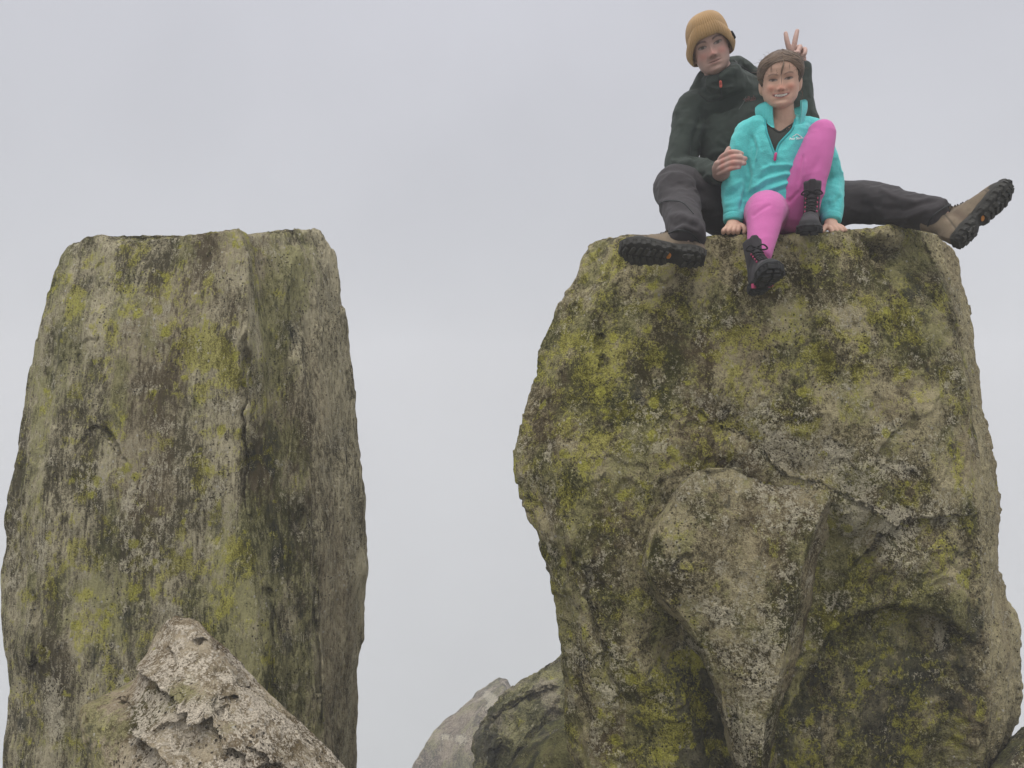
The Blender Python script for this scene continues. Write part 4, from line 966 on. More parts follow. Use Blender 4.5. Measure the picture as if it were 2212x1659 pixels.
M_label = plain('black_label', (0.015, 0.015, 0.013), 0.7, 0.2)
M_hair = cloth('brown_hair', (0.135, 0.092, 0.060), 0.6, 0.1, 200, 0.3, 0.4)
M_hair_v = cloth('brown_hair_strands', (0.12, 0.08, 0.052), 0.5, 0.1, 300, 0.2, 0.15, vcol='tint')
M_pull_red = plain('coral_zip_pull', (0.62, 0.12, 0.085), 0.5)
M_pull_pink = plain('magenta_zip_pull', (0.62, 0.045, 0.22), 0.5)
M_white = plain('white_stitching', (0.80, 0.82, 0.82), 0.7, 0.2)
M_rust = plain('dull_red_stitching', (0.17, 0.085, 0.075), 0.8, 0.2)
M_grey = plain('grey_tape', (0.11, 0.12, 0.11), 0.8, 0.2)
M_zip = plain('dark_zip', (0.012, 0.015, 0.014), 0.6)
BOOT_M = dict(upper=cloth('brown_suede', (0.15, 0.115, 0.075), 0.9, 0.1, 300, 0.3, 0.15, vcol='tint'), sole=plain('dark_rubber', (0.034, 0.033, 0.028), 0.8, 0.3), tread=plain('dark_rubber_tread', (0.052, 0.050, 0.042), 0.85, 0.25),
              lace=plain('brown_lace', (0.07, 0.055, 0.04), 0.9, 0.2), orange=plain('orange_badge', (0.62, 0.22, 0.02), 0.5), pad=plain('grey_rubber_pad', (0.085, 0.085, 0.08), 0.6), c_upper=(0.155, 0.120, 0.080), c_rand=(0.035, 0.032, 0.026), c_panel=(0.10, 0.07, 0.048))
BOOT_G = dict(upper=cloth('black_boot_fabric', (0.03, 0.03, 0.032), 0.85, 0.1, 300, 0.3, 0.15, vcol='tint'), sole=plain('black_rubber', (0.017, 0.017, 0.017), 0.7, 0.35), tread=plain('black_rubber_tread', (0.040, 0.040, 0.038), 0.75, 0.3),
              lace=plain('black_lace', (0.020, 0.019, 0.019), 0.9, 0.2), pink=plain('pink_trim', (0.36, 0.04, 0.11), 0.6), c_upper=(0.034, 0.030, 0.033), c_rand=(0.016, 0.016, 0.016), c_panel=(0.05, 0.046, 0.05))

def bvh_of(V, F): return bvhtree.BVHTree.FromPolygons([tuple(v) for v in V], [tuple(int(i) for i in q) for f in F for q in f])
def on_cloth(bvh, px, py, lift=0.0015):
    """point of a garment on a sight line, lifted off the cloth"""
    o = np.array([0, 0, EYE]); d = unit(W(px, py, 1.0) - o)
    h = bvh.ray_cast(Vector(o), Vector(d))
    if h[0] is None: return None
    n_ = np.array(h[1]); n_ = n_ if n_.dot(d) < 0 else -n_
    return np.array(h[0]) + n_ * lift
def lettering(name, text, x0, y0, width, slant, tilt, bvh, mat, parent, lift=0.0018):
    cu = bpy.data.curves.new('letters', 'FONT'); cu.body = text; cu.size = 1.0; cu.shear = slant; cu.resolution_u = 3; cu.offset = 0.018
    o = bpy.data.objects.new('letters', cu); COL.objects.link(o)
    ev = o.evaluated_get(bpy.context.evaluated_depsgraph_get()); m2 = ev.to_mesh()
    V = np.array([v.co[:] for v in m2.vertices]); Fp = [tuple(p.vertices) for p in m2.polygons]
    ev.to_mesh_clear(); bpy.data.objects.remove(o); bpy.data.curves.remove(cu)
    k = width / (V[:, 0].max() - V[:, 0].min()); ca, sa = math.cos(tilt), math.sin(tilt)
    out = []
    for v in V:
        a, b = (v[0] - V[:, 0].min()) * k, v[1] * k * 1.25
        p = on_cloth(bvh, x0 + a * ca + b * sa, y0 - b * ca + a * sa, lift); out.append(p if p is not None else W(x0, y0, 2.7))
    me = bpy.data.meshes.new(name); me.from_pydata([tuple(p) for p in out], [], Fp); me.update()
    return obj(name, me, mat, parent)
def line_on(name, pts, r, bvh, mat, parent, lift=0.001, n=8):
    P = [on_cloth(bvh, x, y, lift) for x, y in catmull(np.array(pts, float), 6)]; P = [p for p in P if p is not None]
    if len(P) < 3: return None
    P = np.array(P); P[1:-1] = (P[:-2] + P[1:-1] * 2 + P[2:]) / 4
    return solid(name, tube(P, [r] * len(P), n, 1), mat, parent)

# ================================================================== the man
hm = Head((1534, 97), 2.90, 0.228, 15.0, 0.75, 1.0, jaw=1.10)
m_pel = Wz(1640, 3.07, ZM + 0.11)
m_waist, m_chest, m_up = W(1620, 405, 3.10), W(1600, 300, 3.10), W(1594, 228, 3.08)
m_neck = W(1566, 185, 3.03); m_head = hm.to_world((0, 0.06, -0.25))
rs, re_, rw = W(1494, 240, 3.08), W(1470, 368, 3.06), W(1552, 378, 2.87)
ls, le, lw = W(1706, 232, 3.08), W(1742, 300, 2.98), W(1731, 152, 2.96)
rh, rk, ra = Wz(1606, 3.04, ZM + 0.10), W(1460, 404, 2.93), W(1486, 512, 2.62)
lh, lk, la = Wz(1690, 3.02, ZM + 0.10), W(1862, 436, 2.92), W(2026, 464, 2.70)

def T(*a): return [W(*p) for p in a]
hand_v = [   # raised hand: two fingers up, the others folded under the thumb
    tube([lw, W(1727, 138, 2.955), W(1721, 122, 2.95), W(1718, 110, 2.95)], [(.027, .020), (.030, .018), (.038, .017), (.037, .014)], 18, 4),
    tube(T((1707, 112, 2.945), (1702, 96, 2.94), (1699, 83, 2.94), (1697, 72, 2.945)), [.0112, .0102, .0094, .0082], 14, 4),
    tube(T((1713, 112, 2.945), (1716, 95, 2.94), (1719, 80, 2.94), (1722, 67, 2.945)), [.0118, .0108, .0102, .0088], 14, 4),
    tube(T((1722, 114, 2.945), (1726, 103, 2.935), (1728, 102, 2.915), (1724, 111, 2.90), (1720, 118, 2.91)), [.0108, .0106, .0102, .0095, .0085], 14, 4),
    tube(T((1729, 118, 2.945), (1736, 107, 2.935), (1739, 108, 2.92), (1738, 116, 2.905), (1732, 122, 2.91)), [.0102, .0098, .0094, .0088, .0080], 14, 4),
    tube(T((1714, 138, 2.935), (1709, 126, 2.915), (1716, 116, 2.895), (1724, 114, 2.89)), [.0140, .0125, .0110, .0095], 14, 4)]
yk = 2.735
hand_g = [   # hand closed round the girl's sleeve
    tube([rw, W(1557, 378, 2.82), W(1558, 366, 2.785), W(1559, 354, 2.765)], [(.024, .030), (.022, .032), (.018, .036), (.015, .030)], 18, 4, ref=(0, 1, 0)),
    tube(T((1556, 345, 2.775), (1562, 338, 2.745), (1577, 329, 2.712), (1592, 329, 2.706), (1602, 332, 2.712)), [.0118, .0115, .0104, .0096, .0084], 14, 4),
    tube(T((1554, 355, 2.775), (1562, 349, 2.742), (1583, 340, 2.706), (1598, 340, 2.702), (1610, 343, 2.710)), [.0120, .0115, .0104, .0097, .0086], 14, 4),
    tube(T((1553, 366, 2.778), (1562, 361, 2.742), (1582, 352, 2.706), (1597, 351, 2.704), (1608, 353, 2.712)), [.0116, .0112, .0102, .0095, .0084], 14, 4),
    tube(T((1554, 376, 2.785), (1562, 372, 2.752), (1577, 365, 2.715), (1588, 362, 2.710), (1597, 361, 2.714)), [.0106, .0102, .0092, .0086, .0078], 14, 4),
    tube(T((1560, 352, 2.80), (1566, 340, 2.79), (1571, 328, 2.785), (1574, 321, 2.785)), [.0130, .0118, .0108, .0092], 14, 4)]
ears_m = [ball(hm.to_world((sx * .325, .06, -.06)), (.010, .018, .030), 14, hm.M) for sx in (-1, 1)]
body_m = [hm.closed(), tube([m_up, m_neck, m_head], [(.07, .06), .056, .054], 20, 5), tube([m_pel, m_waist, m_chest, m_up], [(.13, .085), (.12, .08), (.13, .085), (.10, .06)], 24, 5),
          tube([rs, re_, rw], [.042, .036, .026], 16, 6), tube([ls, le, lw], [.042, .036, .026], 16, 6), tube([m_up, rs], [.05, .045], 14, 4), tube([m_up, ls], [.05, .045], 14, 4),
          tube([rh, rk, ra], [.065, .05, .036], 16, 6), tube([lh, lk, la], [.065, .05, .036], 16, 6)]
BR_H, BR_F, BR_U = W(1522, 556, 2.60), np.array([-1.0, 0.03, 0.10]), np.array([0.05, 0.56, 0.83])
BL_H, BL_F, BL_U = W(2062, 526, 2.62), W(2170, 414, 2.60) - W(2062, 526, 2.62), np.array([-0.46, 0.70, 0.50])
def foot_of(heel, f, u, L): f = unit(f); u = unit(u); return [tube([heel + f * .2 * L + u * .42 * L, heel + f * .25 * L + u * .18 * L, heel + f * .6 * L + u * .12 * L, heel + f * .88 * L + u * .08 * L], [.105 * L, .10 * L, .085 * L, .05 * L], 14, 4)]
body_m += foot_of(BR_H, BR_F, BR_U, .30) + foot_of(BL_H, BL_F, BL_U, .28) + hand_v + hand_g + ears_m
Vm, Fm = fuse(body_m, 0.0028, 2)
me = mesh_from('person', Vm, Fm)
Cm = paint_skin(Vm, hm, (0.42, 0.27, 0.22), (0.47, 0.205, 0.165), (0.050, 0.034, 0.026))
for q in T((1600, 331.5, 2.700), (1607.5, 342, 2.698), (1605.5, 352, 2.700), (1595, 361, 2.703)):       # nails
    Cm = lerp_col(Cm, 0.8 * sstep(.0085, .006, np.linalg.norm((Vm - q) * [1, 1, 1.1], axis=1)), (0.60, 0.43, 0.37))
for q in T((1577, 328, 2.70), (1583, 339, 2.695), (1582, 351, 2.695), (1577, 364, 2.705), (1562, 338, 2.735), (1561, 349, 2.735), (1561, 361, 2.735)):   # reddened knuckles
    Cm = lerp_col(Cm, 0.6 * np.exp(-(np.linalg.norm(Vm - q, axis=1) / .013) ** 2), (0.47, 0.17, 0.13))
add_col(me, 'skin', Cm)
man = obj('person', me, M_skin, None, 'seated person in mustard beanie and dark jacket, holding up two fingers behind the other', 'person')

# jacket
jk = [tube([m_pel + [0, 0, 0.0], m_waist, m_chest, m_up, m_neck], [(.175, .125), (.168, .125), (.180, .130), (.150, .100), (.085, .080)], 32, 6),
      tube([m_up + [0, 0, -.02], (m_up + rs) / 2 + [0, 0, .012], rs, (rs * 2 + re_) / 3, (rs + re_ * 2) / 3, re_, (re_ + rw) / 2, rw + (rw - re_) * 0.03], [.085, .078, .074, .070, .066, .066, .056, .044], 24, 5),
      tube([m_up + [0, 0, -.02], (m_up + ls) / 2 + [0, 0, .012], ls, (ls + le) / 2, le, le * .45 + lw * .55, lw], [.085, .080, .076, .070, .064, .050, .038], 24, 5),
      tube([m_neck + [0, 0, -.02], W(1562, 172, 3.01), W(1556, 156, 2.995)], [(.090, .085), (.086, .086), (.080, .084)], 28, 5, capk=0.25),
      tube(T((1556, 152, 3.09), (1592, 152, 3.11), (1622, 168, 3.12), (1668, 186, 3.12)), [.048, .052, .046, .04], 18, 5),
      tube(T((1556, 158, 3.10), (1530, 172, 3.09), (1512, 195, 3.08)), [.05, .05, .04], 18, 5)]
Vj, Fj = fuse(jk, 0.0055, 4)
Vj = folds(folds(Vj, Fj, 0.009, 9, 21, (1, 1, 0.7)), Fj, 0.004, 22, 27)
Vj = creases(Vj, Fj, [([(1445, 345), (1470, 352), (1498, 345)], 5, .007), ([(1447, 360), (1475, 368), (1505, 356)], 5, -.006), ([(1450, 372), (1478, 380), (1515, 366)], 5, .007), ([(1462, 385), (1490, 389), (1530, 374)], 5, -.005),
                          ([(1510, 388), (1530, 378), (1548, 380)], 4, .005), ([(1515, 250), (1500, 300), (1498, 350)], 7, -.012), ([(1505, 195), (1530, 205), (1580, 205)], 5, -.007), ([(1520, 182), (1550, 192), (1590, 186)], 4, .006),
                          ([(1540, 300), (1580, 320), (1600, 300)], 6, .004), ([(1520, 350), (1540, 330), (1570, 325)], 6, .005), ([(1590, 240), (1575, 262), (1570, 290)], 5, -.004), ([(1600, 128), (1612, 150), (1640, 165)], 5, -.007), ([(1745, 175), (1750, 215), (1752, 250)], 5, .006)])
jacket = obj('jacket', mesh_from('jacket', Vj, Fj), M_jacket, man)
bj = bvh_of(Vj, Fj)
line_on('zip', [(1551, 163), (1555, 185), (1558, 205)], .0028, bj, M_zip, jacket)
line_on('zip_pull', [(1556, 176), (1556.5, 182), (1557, 188)], .0055, bj, M_pull_red, jacket, .004)
line_on('pocket_zip', [(1611, 209), (1606, 222), (1596, 236)], .0018, bj, M_grey, jacket)
line_on('chest_seam', [(1512, 206), (1530, 218), (1545, 216), (1560, 208)], .002, bj, M_zip, jacket)
line_on('hood_seam', [(1585, 130), (1600, 142), (1620, 155), (1638, 158)], .0022, bj, M_zip, jacket)
lettering('chest_lettering', 'Rab', 1615, 219, 18, 0.15, -0.16, bj, M_rust, jacket)
line_on('chest_emblem', [(1606, 215), (1610, 213), (1614, 215), (1608, 217), (1612, 219)], .0016, bj, M_rust, jacket)

# trousers
tr = [tube([rh + [0.05, 0.02, 0], rh, (rh + rk) / 2 + [0, 0, .012], rk, (rk * .6 + ra * .4), ra + (ra - rk) * .02], [(.11, .11), .105, .098, .086, .076, .066], 26, 6, ref=(0, 0, 1), capk=0.5),
      tube([lh + [-0.05, 0.02, 0], lh, (lh + lk) / 2 + [0, 0, .02], lk, (lk * .5 + la * .5), la + (la - lk) * .05], [(.11, .11), .105, .098, .084, .070, .058], 26, 6, ref=(0, 0, 1), capk=0.3),
      tube([m_pel + [-.09, 0, 0], m_pel, m_pel + [.09, 0, 0]], [(.11, .12), (.115, .13), (.11, .12)], 26, 4, ref=(0, 0, 1)),
      tube([m_pel, m_pel * .5 + m_waist * .5], [(.165, .12), (.16, .115)], 26, 4)]
Vt, Ft = fuse(tr, 0.0055, 4)
Vt = folds(folds(Vt, Ft, 0.009, 8, 33, (1, 1, 0.8)), Ft, 0.004, 20, 37)
Vt = creases(Vt, Ft, [([(1420, 440), (1450, 432), (1495, 450)], 6, .006), ([(1430, 405), (1470, 395), (1520, 420), (1560, 440)], 8, -.007), ([(1440, 470), (1470, 462), (1505, 480)], 6, .005), ([(1450, 490), (1475, 478), (1512, 492)], 5, -.007),
                          ([(1456, 500), (1480, 490), (1515, 505)], 5, .007), ([(1895, 405), (1930, 425), (1990, 440)], 6, .006), ([(1850, 440), (1910, 450), (1960, 452)], 8, -.006), ([(1940, 460), (1990, 440), (2030, 432)], 5, -.006), ([(1900, 475), (1960, 470), (2010, 450)], 5, .005)])
trousers = obj('trousers', mesh_from('trousers', Vt, Ft), M_trouser, man)
bt = bvh_of(Vt, Ft)
line_on('knee_seam', [(1416, 445), (1440, 434), (1475, 438), (1498, 462)], .0022, bt, M_zip, trousers)
line_on('trouser_hem', [(1440, 507), (1466, 497), (1494, 505), (1516, 530)], .003, bt, M_zip, trousers)
line_on('trouser_hem', [(2064, 437), (2040, 448), (2012, 470), (2002, 495)], .003, bt, M_zip, trousers)

boot(man, 'walking_boot', BR_H, BR_F, BR_U, 0.300, BOOT_M, False, 1.0)
boot(man, 'walking_boot', BL_H, BL_F, BL_U, 0.285, BOOT_M, False, -1.0)

# ribbed beanie with a turned-up cuff
nth, nt = 420, 90
th = np.linspace(-math.pi, math.pi, nth, endpoint=False)
def rim(th_): return 0.135 - 0.34 * sstep(0.35, 1.5, np.abs(th_)) - 0.03 * sstep(1.5, 3.1, np.abs(th_))
def knit(z0, z1, o0, o1, nt, rib, bulge=0.0, sub=0.0):
    t = np.linspace(0, 1, nt); TH, TT = np.meshgrid(th, t, indexing='ij')
    Z = z0(TH) * (1 - TT) + z1(TH) * TT
    off = o0 + (o1 - o0) * TT + bulge * np.sin(TT * math.pi) + rib * np.cos(TH * 62) * np.sin(np.clip(TT, .04, .96) * math.pi) ** 0.25 + 0.004 * fbm(np.stack([TH * 3, TT * 3, TH * 0], -1), 2, 5)
    return hm.surface(TH, np.minimum(Z, .497), off)
def beanie_top():
    t = np.linspace(0, 1, 70); TH, TT = np.meshgrid(th, t, indexing='ij')
    a = TT * math.pi / 2; z0 = 0.26 - 0.14 * sstep(0.4, 1.6, np.abs(TH))
    rx, ry = 0.372, 0.450
    r = np.cos(a) ** 0.72 * (1 + 0.007 * np.cos(TH * 62) * (1 - TT ** 3)) * (1 + .03 * np.sin(a * 2))
    zz = z0 + (0.60 - z0) * np.sin(a) ** 0.95
    return np.stack([rx * r * np.sin(TH), 0.04 - ry * r * np.cos(TH), zz], -1)
LT = beanie_top(); VTp = hm.to_world(LT.reshape(-1, 3)); nv_ = LT.shape[1]
idx = np.arange(nth * nv_).reshape(nth, nv_); b_ = np.roll(idx, -1, 0)
beanie = obj('beanie', mesh_from('beanie', VTp, np.stack([idx[:, :-1], b_[:, :-1], b_[:, 1:], idx[:, 1:]], -1).reshape(-1, 4)), M_knit, man)
t = np.linspace(0, 1, 48); TH, TT = np.meshgrid(th, t, indexing='ij')      # cuff: a soft flattened roll, outer and inner wall
loop = TT * 2 * math.pi; zc0 = rim(TH); zc1 = rim(TH) + 0.27 + 0.03 * sstep(.6, 1.6, np.abs(TH))
zz = (zc0 + zc1) / 2 + (zc1 - zc0) / 2 * np.sin(loop - math.pi / 2); thick = 0.030
outw = np.cos(loop - math.pi / 2)
taper = 1 - 0.11 * sstep(.1, .45, zz) + 0.02 * np.sin((zz - zc0) / (zc1 - zc0) * math.pi)
tight = 1.0 - 0.11 * sstep(-.02, -.25, zz)
rx, ry = 0.398, 0.472
kk = (taper * tight) * (1 + 0.007 * np.cos(TH * 62) * (outw > 0)) + 0.075 * outw
LC = np.stack([rx * kk * np.sin(TH), 0.035 - ry * kk * np.cos(TH) * np.where(np.cos(TH) > 0, 0.955, 1.0), zz], -1)
VC_ = hm.to_world(LC.reshape(-1, 3)); nv_ = LC.shape[1]; idx = np.arange(nth * nv_).reshape(nth, nv_); b_ = np.roll(idx, -1, 0)
cuff = obj('cuff', mesh_from('cuff', VC_, np.stack([idx[:, :-1], b_[:, :-1], b_[:, 1:], idx[:, 1:]], -1).reshape(-1, 4)), M_knit, beanie)
bc = bvh_of(VC_, [np.stack([idx[:, :-1], b_[:, :-1], b_[:, 1:], idx[:, 1:]], -1).reshape(-1, 4)])
line_on('label_tab', [(1580, 70), (1583, 75), (1586, 81)], .006, bc, M_label, beanie, .001)
# short dark hair below the cuff at the temples
for sx in (-1, 1):
    q = tube([hm.to_world((sx * .315, -.06, .06)), hm.to_world((sx * .312, -.055, -.05)), hm.to_world((sx * .30, -.06, -.13))], [(.010, .012), (.009, .011), (.004, .006)], 12, 4)
    Vh = q[0] + 0.002 * np.stack([fbm(q[0] * 120, 2, 3)] * 3, -1); solid('sideburn', (Vh, q[1]), M_hair, man)

# ================================================================== the girl
hg = Head((1687, 171), 2.665, 0.200, 0.0, 0.75, 0.9, jaw=1.13, smile=1.0, wide=1.10)
g_pel = Wz(1684, 2.84, ZT + 0.095)
g_waist, g_chest, g_up = W(1680, 400, 2.83), W(1684, 320, 2.81), W(1688, 272, 2.79); g_neck = W(1689, 250, 2.775); g_head = hg.to_world((0, .05, -.25))
grs, gre, grw = W(1614, 292, 2.81), W(1588, 398, 2.84), W(1584, 474, 2.80)
gls, gle, glw = W(1764, 292, 2.82), W(1796, 392, 2.88), W(1796, 474, 2.81)
grh, grk, gra = Wz(1655, 2.82, ZT + .075), W(1654, 460, 2.63), W(1641, 552, 2.53)
glh, glk, gla = Wz(1712, 2.82, ZT + .08), W(1775, 290, 2.71), W(1756, 418, 2.69)
zt = top_z(*W(1586, 497, 2.78)[:2])
def dn(p, dz): return np.asarray(p) + np.array([0, 0, dz])
hand_r = [tube([grw, W(1584, 484, 2.785), W(1584, 491, 2.77)], [(.021, .018), (.026, .020), (.030, .019)], 16, 4)]
for k, (x0, x1) in enumerate(((1571, 1563), (1580, 1574), (1589, 1585), (1597, 1595))):
    hand_r.append(tube(T((x0, 489, 2.768), (x0 - 1, 492, 2.748), (x1, 498, 2.738), (x1 - 1, 503, 2.742)), [.0098, .0098, .0090, .0078], 12, 4))
hand_r.append(tube(T((1598, 486, 2.78), (1606, 490, 2.755), (1609, 497, 2.745), (1607, 502, 2.745)), [.0105, .0098, .0090, .0078], 12, 4))
hand_l = [tube([glw, W(1795, 483, 2.79), W(1798, 490, 2.775)], [(.021, .018), (.025, .019), (.028, .017)], 16, 4)]
for k, (x0, y0, x1, y1) in enumerate(((1790, 491, 1797, 500), (1799, 490, 1808, 500), (1806, 489, 1818, 499), (1812, 488, 1826, 497))):
    hand_l.append(tube(T((x0, y0, 2.77), ((x0 + x1) / 2, (y0 + y1) / 2 - 1, 2.752), (x1, y1, 2.745)), [.0096, .0092, .0076], 12, 4))
hand_l.append(tube(T((1786, 487, 2.785), (1780, 493, 2.765), (1778, 499, 2.755)), [.0102, .0096, .0082], 12, 4))
ears_g = []
for sx in (-1, 1):
    ears_g += [ball(hg.to_world((sx * .335, .05, -.055)), (.011, .019, .031), 16, hg.M), ball(hg.to_world((sx * .325, .045, -.15)), (.009, .012, .014), 12, hg.M)]
GA_H, GA_U = W(1631, 628, 2.545), np.array([-0.05, 0.34, 0.92]); GA_F = W(1668, 582, 2.33) - GA_H
GB_H, GB_U = W(1752, 486, 2.735), np.array([0.02, -0.10, 0.99]); GB_F = W(1748, 499, 2.51) - GB_H
body_g = [hg.closed(), tube([g_up, g_neck, g_head], [(.065, .05), .046, .045], 20, 5), tube([g_pel, g_waist, g_chest, g_up], [(.10, .07), (.09, .06), (.095, .065), (.075, .05)], 22, 5),
          tube([grs, gre, grw], [.034, .028, .021], 16, 6), tube([gls, gle, glw], [.034, .028, .021], 16, 6), tube([g_up, grs], [.042, .036], 14, 4), tube([g_up, gls], [.042, .036], 14, 4),
          tube([grh, grk, gra], [.055, .042, .028], 16, 6), tube([glh, glk, gla], [.055, .042, .028], 16, 6)] + foot_of(GA_H, GA_F, GA_U, .22) + foot_of(GB_H, GB_F, GB_U, .22) + hand_r + hand_l + ears_g
Vg, Fg_ = fuse(body_g, 0.0026, 2)
me = mesh_from('person', Vg, Fg_)
add_col(me, 'skin', paint_skin(Vg, hg, (0.55, 0.345, 0.25), (0.60, 0.25, 0.175), (0.105, 0.060, 0.040), True))
girl = obj('person', me, M_skin, None, 'smiling person in turquoise fleece and pink leggings, sitting on the pillar edge', 'person')

# dark shirt under the fleece
tee_f = tee = fuse([tube([g_waist, g_chest, g_up, g_up * .55 + g_neck * .45], [(.105, .080), (.108, .082), (.090, .066), (.062, .052)], 26, 5, capk=0.3)], 0.005, 3)
pxv, pyv = proj(tee[0])
tee = keep_faces(tee[0], tee[1], ~((pyv < 262) | ((pyv < 284 - np.abs(pxv - 1684) * 0.55) & (tee[0][:, 1] < 2.79))))
tee_o = obj('shirt', mesh_from('shirt', *tee), M_tee, girl)
line_on('neckline', [(1652, 266), (1666, 274), (1684, 285), (1702, 274), (1714, 266)], .0035, bvh_of(*tee_f), M_tee, tee_o, .0005)

# fleece: torso and sleeves in one, opened at the neck
fl = [tube([g_pel + [0, .0, .01], g_waist, g_chest, g_up, g_neck + [0, 0, -.012]], [(.148, .112), (.140, .108), (.138, .106), (.112, .082), (.070, .062)], 32, 6, capk=0.3),
      tube([g_up + [0, 0, -.02], (g_up + grs) / 2 + [0, 0, .004], grs, (grs + gre) / 2, gre, (gre + grw) / 2, grw], [.064, .057, .053, .051, .050, .046, .036], 22, 5, capk=0.3),
      tube([g_up + [0, 0, -.02], (g_up + gls) / 2 + [0, 0, .004], gls, (gls + gle) / 2, gle, (gle + glw) / 2, glw], [.064, .057, .053, .051, .050, .046, .036], 22, 5, capk=0.3)]
Vf, Ff = fuse(fl, 0.0042, 4)
Vf = folds(folds(Vf, Ff, 0.007, 9, 51, (1, 1, 0.8)), Ff, 0.003, 24, 57)
Vf = creases(Vf, Ff, [([(1640, 372), (1665, 358), (1700, 356), (1722, 360)], 4.5, 0.0068), ([(1632, 392), (1660, 374), (1700, 366), (1722, 370)], 4, -0.0062), ([(1620, 412), (1655, 388), (1695, 376), (1722, 380)], 4.5, 0.0074), ([(1615, 425), (1655, 400), (1700, 386), (1720, 390)], 4, -0.0062),
                          ([(1612, 440), (1655, 412), (1700, 396), (1718, 398)], 4.5, 0.0062), ([(1650, 425), (1690, 408), (1715, 402)], 3.5, -0.0037), ([(1610, 330), (1618, 380), (1608, 430), (1600, 460)], 5, -0.0099), ([(1622, 290), (1632, 320), (1626, 365)], 3.5, -0.0062), ([(1634, 290), (1640, 325), (1632, 350)], 3.5, 0.0050),
                          ([(1562, 410), (1585, 402), (1606, 388)], 5, 0.0050), ([(1560, 425), (1585, 418), (1604, 402)], 5, -0.0043), ([(1562, 442), (1585, 438), (1604, 425)], 5, 0.0037), ([(1560, 466), (1584, 460), (1606, 466)], 5, -0.0031), ([(1788, 440), (1806, 425), (1812, 400)], 5, 0.0043), ([(1790, 455), (1806, 445), (1813, 420)], 5, -0.0037),
                          ([(1690, 330), (1712, 310), (1730, 285)], 5, 0.0025), ([(1652, 300), (1660, 330), (1672, 345)], 5, 0.0025)])
VEE = [(1644, 205), (1648, 240), (1653, 262), (1656, 285), (1664, 308), (1674, 334), (1683, 310), (1700, 292), (1712, 278), (1717, 260), (1720, 240), (1724, 205)]
pxv, pyv = proj(Vf); inv = inpoly(pxv, pyv, VEE) & (Vf[:, 1] < 2.80)
Vf0, Ff0 = Vf, Ff
bf = bvh_of(Vf, Ff)
Vf2, Ff2 = keep_faces(Vf, Ff, ~inv)
fleece = obj('fleece', mesh_from('fleece', Vf2, Ff2), M_fleece, girl)
sol = fleece.modifiers.new('thickness', 'SOLIDIFY'); sol.thickness = 0.004; sol.offset = -1
line_on('zip_edge', [(1652, 258), (1656, 285), (1664, 308), (1674, 335)], .0042, bf, M_fleece_dk, fleece, .000)
line_on('zip_edge', [(1718, 258), (1712, 278), (1700, 292), (1683, 311), (1675, 335)], .0042, bf, M_fleece_dk, fleece, .000)
line_on('zip_pull', [(1675.5, 333), (1674.5, 339), (1674, 345)], .0050, bf, M_pull_pink, fleece, .004)
lettering('chest_lettering', 'Peter Storm', 1705, 303, 29, 0.3, -0.10, bf, M_white, fleece)
line_on('mountain_emblem', [(1712, 296), (1717, 293), (1721, 290), (1726, 293), (1731, 296)], .0014, bf, M_white, fleece, .0012)
# standing collar, parted at the front
nn = 60; a_ = np.linspace(0, 1, nn); ang = np.radians(-146 + a_ * 292)               # 0 = behind the neck
base_c = (g_neck + g_up) / 2 + [0, .004, .006]
cb, ct_ = [], []
for q, an_ in zip(a_, ang):
    s_, c_ = math.sin(an_), math.cos(an_)
    cb.append(base_c + [.080 * s_, .064 * c_, .000 - .052 * sstep(.30, 0.85, -c_) + .018 * max(c_, 0)])
    ct_.append(base_c + [.083 * s_ + (.010 * s_), .068 * c_ + .006 * c_,   .050 + .010 * max(c_, 0) - .010 * sstep(.6, 1.0, -c_) + (.010 if s_ > 0 else 0) * abs(s_)])
cb, ct_ = np.array(cb), np.array(ct_); rows = []
for t_ in np.linspace(0, 1, 9): rows.append(cb * (1 - t_) + ct_ * t_ + np.stack([np.sin(ang) * .006 * math.sin(t_ * 3.14), 0 * ang, 0 * ang], -1))
col_o = solid('collar', strip(rows, .0065), M_fleece, fleece)
# hems at wrists
for w0, w1 in ((gre, grw), (gle, glw)):
    d_ = unit(w1 - w0); solid('sleeve_hem', tube([w1 - d_ * .012, w1 + d_ * .010], [.0385, .0355], 26, 3, capk=0.2), M_fleece, fleece)

# leggings
glm = (glh + glk) / 2 + np.array([-.012, -.040, 0])
lg = [tube([grh, (grh + grk) / 2 + [0, 0, .014], grk, (grk * .6 + gra * .4), gra], [.082, .078, .068, .056, .040], 24, 6, capk=0.6),
      tube([glh + [0, -.02, 0], glm, glk, (glk * .6 + gla * .4), gla], [.084, .070, .050, .050, .040], 24, 6, capk=0.9),
      tube([g_pel + [-.05, 0, 0], g_pel + [.05, 0, 0]], [(.09, .10), (.09, .10)], 24, 4, ref=(0, 0, 1)),
      ball(glk + [0, .004, .004], (.050, .052, .052), 24), ball(grk, (.067, .066, .064), 24)]
Vl, Fl = fuse(lg, 0.0042, 5)
Vl = folds(Vl, Fl, 0.0022, 14, 71)
Vl = creases(Vl, Fl, [([(1735, 330), (1728, 365), (1722, 400)], 3, -.005), ([(1740, 340), (1734, 380), (1728, 410)], 3, .004), ([(1622, 470), (1645, 452), (1668, 440)], 4, -.004), ([(1732, 405), (1750, 398), (1772, 406)], 3, .004), ([(1735, 398), (1752, 391), (1772, 396)], 3, -.004), ([(1700, 440), (1715, 425), (1728, 412)], 4, -.004)])
leggings = obj('leggings', mesh_from('leggings', Vl, Fl), M_legging, girl)

boot(girl, 'walking_boot', GA_H, GA_F, GA_U, 0.238, BOOT_G, True, 1.0)
boot(girl, 'walking_boot', GB_H, GB_F, GB_U, 0.232, BOOT_G, True, -1.0)

